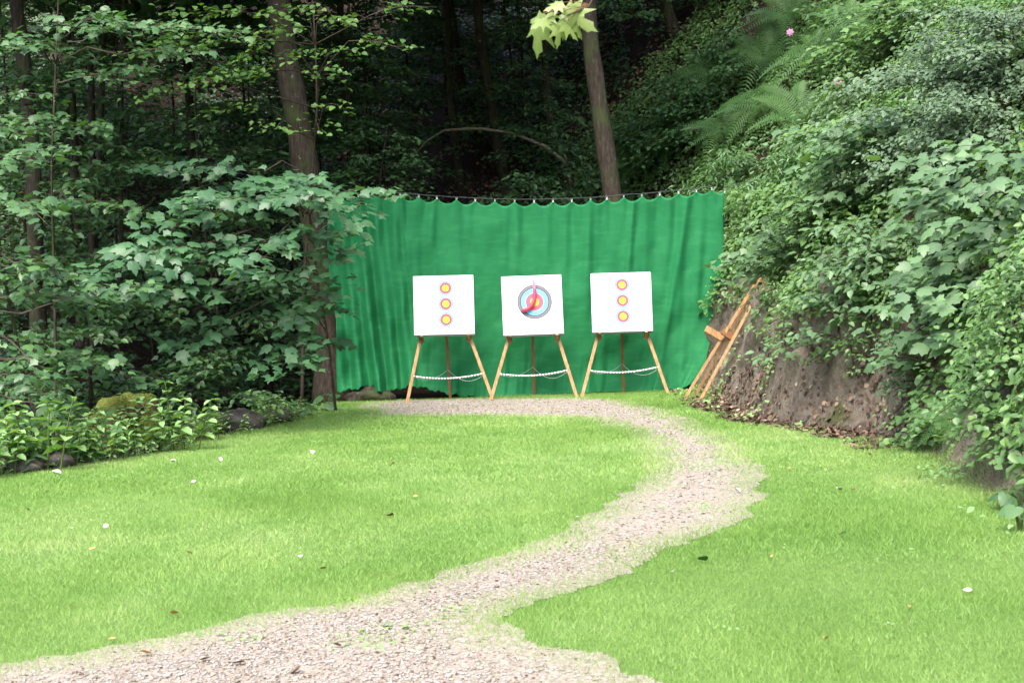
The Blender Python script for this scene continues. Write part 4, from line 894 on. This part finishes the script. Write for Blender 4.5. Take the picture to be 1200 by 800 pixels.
FE = [((930, 45), 1.0, 'tall fern at the top of the slope, highest of the ferns'), ((905, 95), 1.0, 'fern with long fronds left of the others on the upper slope'), ((965, 90), .9, 'fern right of the long fronded one below the top ferns'),
      ((1010, 60), .9, 'fern at the top beside the broad leaved top shrub'), ((900, 150), .9, 'fern in the middle of the slope left of the pink flower'), ((945, 160), .8, 'fern just above the narrow leaved balsam clump'),
      ((855, 175), .8, 'shaded fern on the slope above the curtain corner'), ((800, 185), .8, 'shaded fern low on the slope right of the bare leaning trunk'), ((868, 260), .6, 'fern poking out beside the curtain upper right edge'),
      ((750, 215), .8, 'dark fern directly above the curtain right of the bare trunk'), ((1120, 510), .32, 'small bright fern at the foot of the bank on the lawn edge'), ((840, 110), .9, 'dim fern left of the long fronded one')]
for (pxy, rad, lb) in FE: fern(T(*pxy), rad * 1.0, 11, lb, 'ferns on the right slope')

# pink flowers on the bank
for (pxy, lb) in (((997, 138), 'pink flower among the pale leaves in the middle of the bank'), ((940, 75), 'upright pink flower spike between the ferns')):
    b = T(*pxy); b[2] = hz1(b[0], b[1]); f = tag(empty('pink_flower', b), lb, 'flower')
    h = np.array([-.25, -.25, .55]); MB().tube([b - b - (0, 0, .02), h * .6, h], [.006, .005, .004], 5).obj('stem', M_STEM, f)
    pos = np.array([h] * 7); an = np.linspace(0, 6.28, 8)[:7]; dv = np.stack([np.cos(an), -.2 + 0 * an, np.sin(an)], -1)
    leaf_parts(OVA, 'petal', pos, np.stack([0 * an - .2, 0 * an - 1, .1 + 0 * an], -1), dv, np.full(7, .075), M_FLOWER, f, np.zeros(3), 'petal')

# low ground cover on the bank and woodland floor (uncountable)
def cover(name, N, xr, yr, cond, leaf, lm, tm, label, lift=.10, cat='ground cover'):
    x = rng.uniform(*xr, N); y = rng.uniform(*yr, N); k = cond(x, y); x, y = x[k], y[k]; n = hnorm(x, y); p = np.stack([x, y, hz(x, y)], -1) + n * rng.uniform(.0, lift, len(x))[:, None]; kk = off_stand(p); x, y, n, p = x[kk], y[kk], n[kk], p[kk]
    nn = n * .7 + np.array([0, -.25, .6]) + rng.normal(0, .35, n.shape); dv = rng.normal(0, 1, n.shape) + np.array([-.3, -.3, -.5])
    o = cloud(name, tm, p, nn, dv, leaf * rng.uniform(.6, 1.3, len(x)), lm, None, 'stuff'); tag(o, label, cat); return len(x)
nc = cover('bank_undergrowth', 170000, (.5, 8), (8, 36), lambda x, y: (dR(x, y) > .12) & (dR(x, y) < 6) & (hz(x, y) + 1.3 * (fbm(x * 1.1, y * 1.1, 401, 3) - .45) > 1.0 - .75 * sstep(15, 11, y)) & (np.hypot(x - 3.25, y - 22.8) > .75) & (fbm(x * 2.1, y * 2.1, 402, 3) > .30), .085, M_BANK, OVA, 'low leafy undergrowth covering the right bank', .32)
nc += cover('bank_foot_sprouts', 9000, (2, 5), (9, 24), lambda x, y: (np.abs(dR(x, y) - .1) < .5) & (fbm(x * 2, y * 2, 403, 3) > .53), .05, M_NETTLE, RND, 'small green sprouts along the foot of the earth bank', .10)
nc += cover('forest_floor_plants', 95000, (-16, 3), (20, 48), lambda x, y: ((dL(x, y) > 2.6) | (y > 27)) & (fbm(x * .8, y * .8, 405, 3) > .37) & ~((np.hypot((x + 1.7) / 1.6, (y - 40) / 7) < 1)), .11, M_DARK, OVA, 'low dark plants covering the shaded forest floor', .25)
nc += cover('ditch_edge_plants', 16000, (-8, -1.5), (11, 23), lambda x, y: (dL(x, y) > .05) & (dL(x, y) < 1.0) & (fbm(x * 1.3, y * 1.3, 407, 3) > .40), .065, M_NETTLE, OVA, 'low pale green weeds along the ditch edge of the lawn', .14)
nc += cover('lawn_weeds', 60000, (-5.5, 4), (6, 23.5), lambda x, y: (dL(x, y) < -.1) & (dR(x, y) < -.1) & (pathness(x, y) < .12) & (vnoise(x * 3.1, y * 3.1, 421) + .2 * sstep(.5, .05, -pathness(x, y)) > .95), .024, M_NETTLE, RND, 'small clover and weeds growing in patches in the lawn', .022)
# leaf litter
def litter(name, N, xr, yr, cond, size, label):
    x = rng.uniform(*xr, N); y = rng.uniform(*yr, N); k = cond(x, y); x, y = x[k], y[k]; n = hnorm(x, y); p = np.stack([x, y, hz(x, y) + .012], -1)
    o = cloud(name, RND, p, n + rng.normal(0, .35, n.shape), rng.normal(0, 1, n.shape), size * rng.uniform(.6, 1.3, len(x)), M_LITTER, None, 'stuff'); tag(o, label, 'leaf litter')
litter('bank_leaf_litter', 22000, (2, 4.6), (13, 24.5), lambda x, y: (dR(x, y) > -.5) & (dR(x, y) < .3) & (y > 15) & (fbm(x * 1.5, y * 1.5, 411, 3) > .30 - .35 * dR(x, y)), .055, 'brown leaf litter along the foot of the earth bank')
M_LITTER = litter_mat(1.4)  # lighter litter copy: colour raised to make up for little light on the slope
litter('slope_leaf_litter', 20000, (-6, 5), (30, 48), lambda x, y: (fbm(x * .6, y * .6, 413, 3) > .36), .11, 'brown dead leaves covering the shaded slope behind the curtain')

# ================================================================== LEFT EDGE
def rock(px, py, Y, sx_, sy_, sz2, label, mat=M_ROCK, name='rock', cat='rock', seed=0, grp=None, rough=.25):
    import bmesh
    p = gpt(px, py, Y); b = bmesh.new(); bmesh.ops.create_icosphere(b, subdivisions=4, radius=1)
    for v in b.verts:
        c = v.co; k = 1 + rough * (float(fbm(c.x * 1.6 + seed * 3.1, c.y * 1.6 + c.z * 1.3, 500 + seed, 4)) - .45) * 2 + rough * .5 * (float(vnoise(c.x * 5 + seed, c.z * 5 + c.y * 3, 520)) - .5); v.co = c * k
        v.co.x *= sx_; v.co.y *= sy_; v.co.z *= sz2
    me = bpy.data.meshes.new(name); b.to_mesh(me); b.free(); me.polygons.foreach_set('use_smooth', np.ones(len(me.polygons), dtype=bool)); me.materials.append(mat)
    o = link(name, me); o.location = Vector(p.tolist()) + Vector((0, 0, sz2 * .35)); tag(o, label, cat, grp); return o
stp = G(150, 505)
st = rock(146, 480, 18.6, .42, .36, .46, 'moss topped rotten stump among nettles at the lawn edge', M_MOSS, 'mossy_stump', 'stump', 3, rough=.6)
st.location.z = hz1(st.location.x, st.location.y) + .10
RK = [((275, 470), 20.2, .38, .25, .20, 'pale wet rock lying in the stream hollow'), ((235, 478), 19.7, .22, .18, .14, 'small dark rock left of the pale one in the stream hollow'), ((320, 462), 21, .25, .2, .14, 'dark rock right of the pale one in the stream hollow'),
      ((30, 535), 15.9, .2, .16, .12, 'dark flat rock at the left border by the lawn edge'), ((62, 528), 16.2, .2, .16, .13, 'small dark rock just right of the flat one at the left border'), ((8, 520), 16.3, .22, .2, .15, 'dark rock behind the flat one at the left border')]
for i, ((a, b), Yd, sx_, sy_, sz2, lb) in enumerate(RK): rock(a, b, Yd, sx_, sy_, sz2, lb, seed=i + 5)
# earth lump under the curtain's left end
rock(432, 462, 24.9, .40, .22, .16, 'lump of dark earth and roots under the left hem of the curtain', M_BARKD, 'root_lump', 'root', 21)

def nettle_mesh(seed):
    rg = np.random.default_rng(seed); random.seed(seed); L = Leaves(); mb = MB()
    for k in range(3):
        h = rg.uniform(.28, .5); lx, ly = rg.normal(0, .10, 2); top = np.array([lx * 2, ly * 2 - .04, h]); b = np.array([lx, ly, -.03]); mb.tube([b, (b + top) / 2 + (0, 0, .03), top], [.006, .005, .003], 4, False)
        m = 6
        for i in range(m):
            f = .25 + .75 * (i + 1) / m; p = b + (top - b) * f; a = i * 1.57 + k
            for sg in (0, math.pi): L.add(p, (rg.normal(0, .2), rg.normal(-.2, .2), 1), (math.cos(a + sg), math.sin(a + sg), -.15), .13 * (1.15 - .6 * f) * rg.uniform(.8, 1.2))
    return mb.mesh('stem', M_STEM), L
NM = []
for sd_ in range(4):
    me, L = nettle_mesh(sd_ + 40); p, n, dv, s = L.arr(); s_, d_, n_ = frames(n, dv); tv, tf = OVA
    V = p[:, None] + s[:, None, None] * (tv[None, :, 0:1] * s_[:, None] + tv[None, :, 1:2] * d_[:, None] + tv[None, :, 2:3] * n_[:, None])
    NM.append((me, arr_mesh('foliage', V.reshape(-1, 3), (tf[None] + (np.arange(len(p)) * len(tv))[:, None, None]).reshape(-1, 3), M_NETTLE, np.repeat(rng.random(len(p)), len(tv)))))
random.seed(99)
npx = []
for i in range(70):
    if i > 38 and random.random() < .45: continue
    y = 15.3 + 6.4 * ((i + random.random()) / 70) ** 1.0; npx.append((float(np.interp(y, LY, LX)) - random.uniform(-.12, .95) * (1 if y < 20.5 else .5), y))
for i, (a, b) in enumerate(npx):
    p = np.array([a, b, hz1(a, b)]); o = tag(empty('nettle', p), 'leafy pale green nettle in the strip along the left lawn edge', 'nettle', 'nettles along the left lawn edge')
    o.rotation_euler = (0, 0, random.uniform(0, 6.28)); k = random.choice((.6, .8, .9, 1.1, 1.5)) * random.uniform(.85, 1.15) * (1 if b < 18.5 else .72); o.scale = (k, k, k); me, fo = NM[i % 4]; link('stem', me, o); link('foliage', fo, o)

# broad leaf plants, each leaf a part
def broad(px, py, nleaf, size, label, mat=M_SYC2, grp='broad leaved plants at the lawn edges', ground=None, tm=None):
    p = ground if ground is not None else G(px, py); p = np.asarray(p, float).copy(); p[2] = hz1(p[0], p[1]); t = tag(empty('broad_leaf_plant', p), label, 'plant', grp); st = MB(); pos, nn, dv, sz = [], [], [], []
    for i in range(nleaf):
        a = i * 2.4 + random.random(); h = size * random.uniform(.7, 1.5); q = np.array([math.cos(a) * size * .45, math.sin(a) * size * .45, h]); st.tube([np.zeros(3) - (0, 0, .02), q * (.55, .55, .8), q], [.007, .005, .004], 4, False)
        pos.append(q); nn.append((math.cos(a) * .35 + random.gauss(0, .1), math.sin(a) * .35 - .45, 1)); dv.append((math.cos(a), math.sin(a), -.25)); sz.append(size * random.uniform(.8, 1.2))
    st.obj('stems', M_STEM, t)['kind'] = 'stuff'; leaf_parts(tm or HEART, 'heart' + mat.name, np.array(pos), np.array(nn), np.array(dv), np.array(sz), mat, t, np.zeros(3))
_hh = [(.16, -.14), (.42, -.10), (.52, .18), (.42, .52), (.20, .84)]
HEART = fan([(0, 0)] + _hh + [(0, 1.0)] + [(-x, y) for x, y in _hh[::-1]], (0, .35), .1, .2)
broad(1180, 600, 9, .11, 'broad leaved plant with the largest leaves at the right border of the lawn', M_DARK)
broad(1195, 625, 6, .11, 'broad leaved plant at the right border nearest the viewer', M_DARK)
broad(1020, 500, 6, .17, 'pale broad leaved plant at the foot of the bare earth bank', M_BALSAM)
broad(1075, 515, 6, .14, 'low broad leaved plant right of the pale one at the bank foot', M_BALSAM)
broad(355, 488, 5, .17, 'broad leaved plant at the lawn edge near the stream hollow', M_BALSAM)
broad(383, 483, 6, .17, 'broad leaved plant below the left hem of the curtain', M_BALSAM)
broad(100, 540, 7, .16, 'bushy broad leaved plant in the nettles at the far left', M_BALSAM)
broad(130, 522, 7, .16, 'broad leaved plant in front of the mossy stump', M_BALSAM)

# fallen leaves and bits on the lawn
FL = [((988, 632), .09, M_LITW, 'upright pale dead leaf alone on the right lawn'), ((1134, 697), .08, M_LITW, 'pale curled dead leaf on the right lawn nearest the viewer'), ((983, 577), .085, M_LITW, 'pale flat dead leaf on the upper right lawn'), ((1000, 577), .05, M_LITB, 'dark dead leaf touching a pale flat one on the upper right lawn'),
      ((1104, 572), .08, M_LITW, 'grey dead leaf on the lawn close to the right bank'), ((926, 553), .06, M_LITO, 'orange tan dead leaf on the lawn right of the path bend'), ((1020, 537), .07, M_LITO, 'tan dead leaf on the lawn below the earth bank'), ((824, 660), .14, M_LITG, 'green fallen leaf on the lawn right of the path'),
      ((864, 578), .075, M_LITW, 'pale leaf at the right edge of the path bend'), ((905, 657), .05, M_LITO, 'small tan leaf on the right lawn left of the upright pale leaf'), ((1067, 716), .06, M_LITO, 'tan leaf on the lower right lawn'), ((968, 754), .06, M_LITO, 'tan leaf on the lower right lawn furthest down'),
      ((66, 556), .12, M_LITW, 'large pale leaf at the far left lawn edge'), ((203, 542), .08, M_LITW, 'white leaf on the upper left lawn below the nettles'), ((258, 541), .08, M_LITW, 'white leaf right of its twin on the upper left lawn'), ((227, 567), .06, M_LITW, 'white leaf on the left lawn below the two white ones'), ((365, 534), .10, M_LITW, 'pale leaf on the upper left lawn centre'),
      ((32, 600), .08, M_LITW, 'white leaf on the left lawn near the left border'), ((56, 578), .06, M_LITO, 'orange leaf on the left lawn near the left border'), ((124, 620), .085, M_LITW, 'pale leaf on the left lawn, middle height'), ((109, 648), .09, M_LITO, 'upright tan leaf on the left lawn'), ((204, 722), .085, M_LITO, 'orange leaf on the left lawn near the path edge'),
      ((352, 657), .07, M_LITW, 'pale leaf on the left lawn above the path'), ((379, 671), .08, M_LITO, 'bright tan leaf on the left lawn above the path'), ((457, 608), .12, M_LITB, 'brown leaf in the middle of the left lawn'), ((460, 546), .07, M_LITO, 'tan leaf on the left lawn towards the targets'), ((487, 585), .06, M_LITO, 'small tan leaf in the centre of the left lawn'), ((222, 654), .07, M_LITO, 'tan leaf on the left lawn, lower centre'),
      ((279, 781), .10, M_LITB, 'curled brown leaf on the near path'), ((348, 790), .11, M_LITB, 'dark leaf on the near path at the bottom border'), ((242, 776), .09, M_LITB, 'dark twiggy leaf on the near path left of the curled one'), ((171, 770), .10, M_LITO, 'rusty leaf at the left edge of the near path'), ((132, 752), .07, M_LITO, 'rusty leaf in the grass beside the near path'), ((395, 760), .07, M_LITB, 'brown leaf beside the grass island on the path')]
for (pxy, s, mt, lb) in FL:
    s = s * (.75 if pxy[1] < 600 else .55)
    p = G(*pxy); p[2] = hz1(p[0], p[1]) + (.022 if float(pathness(p[0:1], p[1:2])[0]) < 0 else .016)
    b = MB(); rr_ = random.uniform(0, 6.28); n = 5
    V = []; crl = random.uniform(.2, .6)
    for i in range(n):
        t_ = i / (n - 1); wd = .42 * math.sin(math.pi * min(.97, .12 + t_ * .85))
        V += [(-wd, t_ - .5, crl * wd * 1.2 + .2 * t_ * t_), (0, t_ - .5, .2 * t_ * t_), (wd, t_ - .5, crl * wd * 1.5 + .2 * t_ * t_)]
    b.v = [np.array(v) * s for v in V]; b.f = [(3 * i + j, 3 * i + j + 1, 3 * i + j + 4, 3 * i + j + 3) for i in range(n - 1) for j in (0, 1)]
    o = b.obj('fallen_leaf', mt, None, True); o.location = Vector(p.tolist()); o.rotation_euler = (random.uniform(-.3, .5), random.uniform(-.4, .4), rr_); tag(o, lb, 'leaf', 'fallen leaves on the lawn and path')
print('LEAVES', tot, n1, n2, n2b, n3, nsh, nc, 'grass', nb)
print('TRIS', sum(sum(len(p.vertices) - 2 for p in me.polygons) if len(me.polygons) < 2000 else len(me.polygons) * (2 if len(me.polygons[0].vertices) == 4 else 1) for me in bpy.data.meshes))
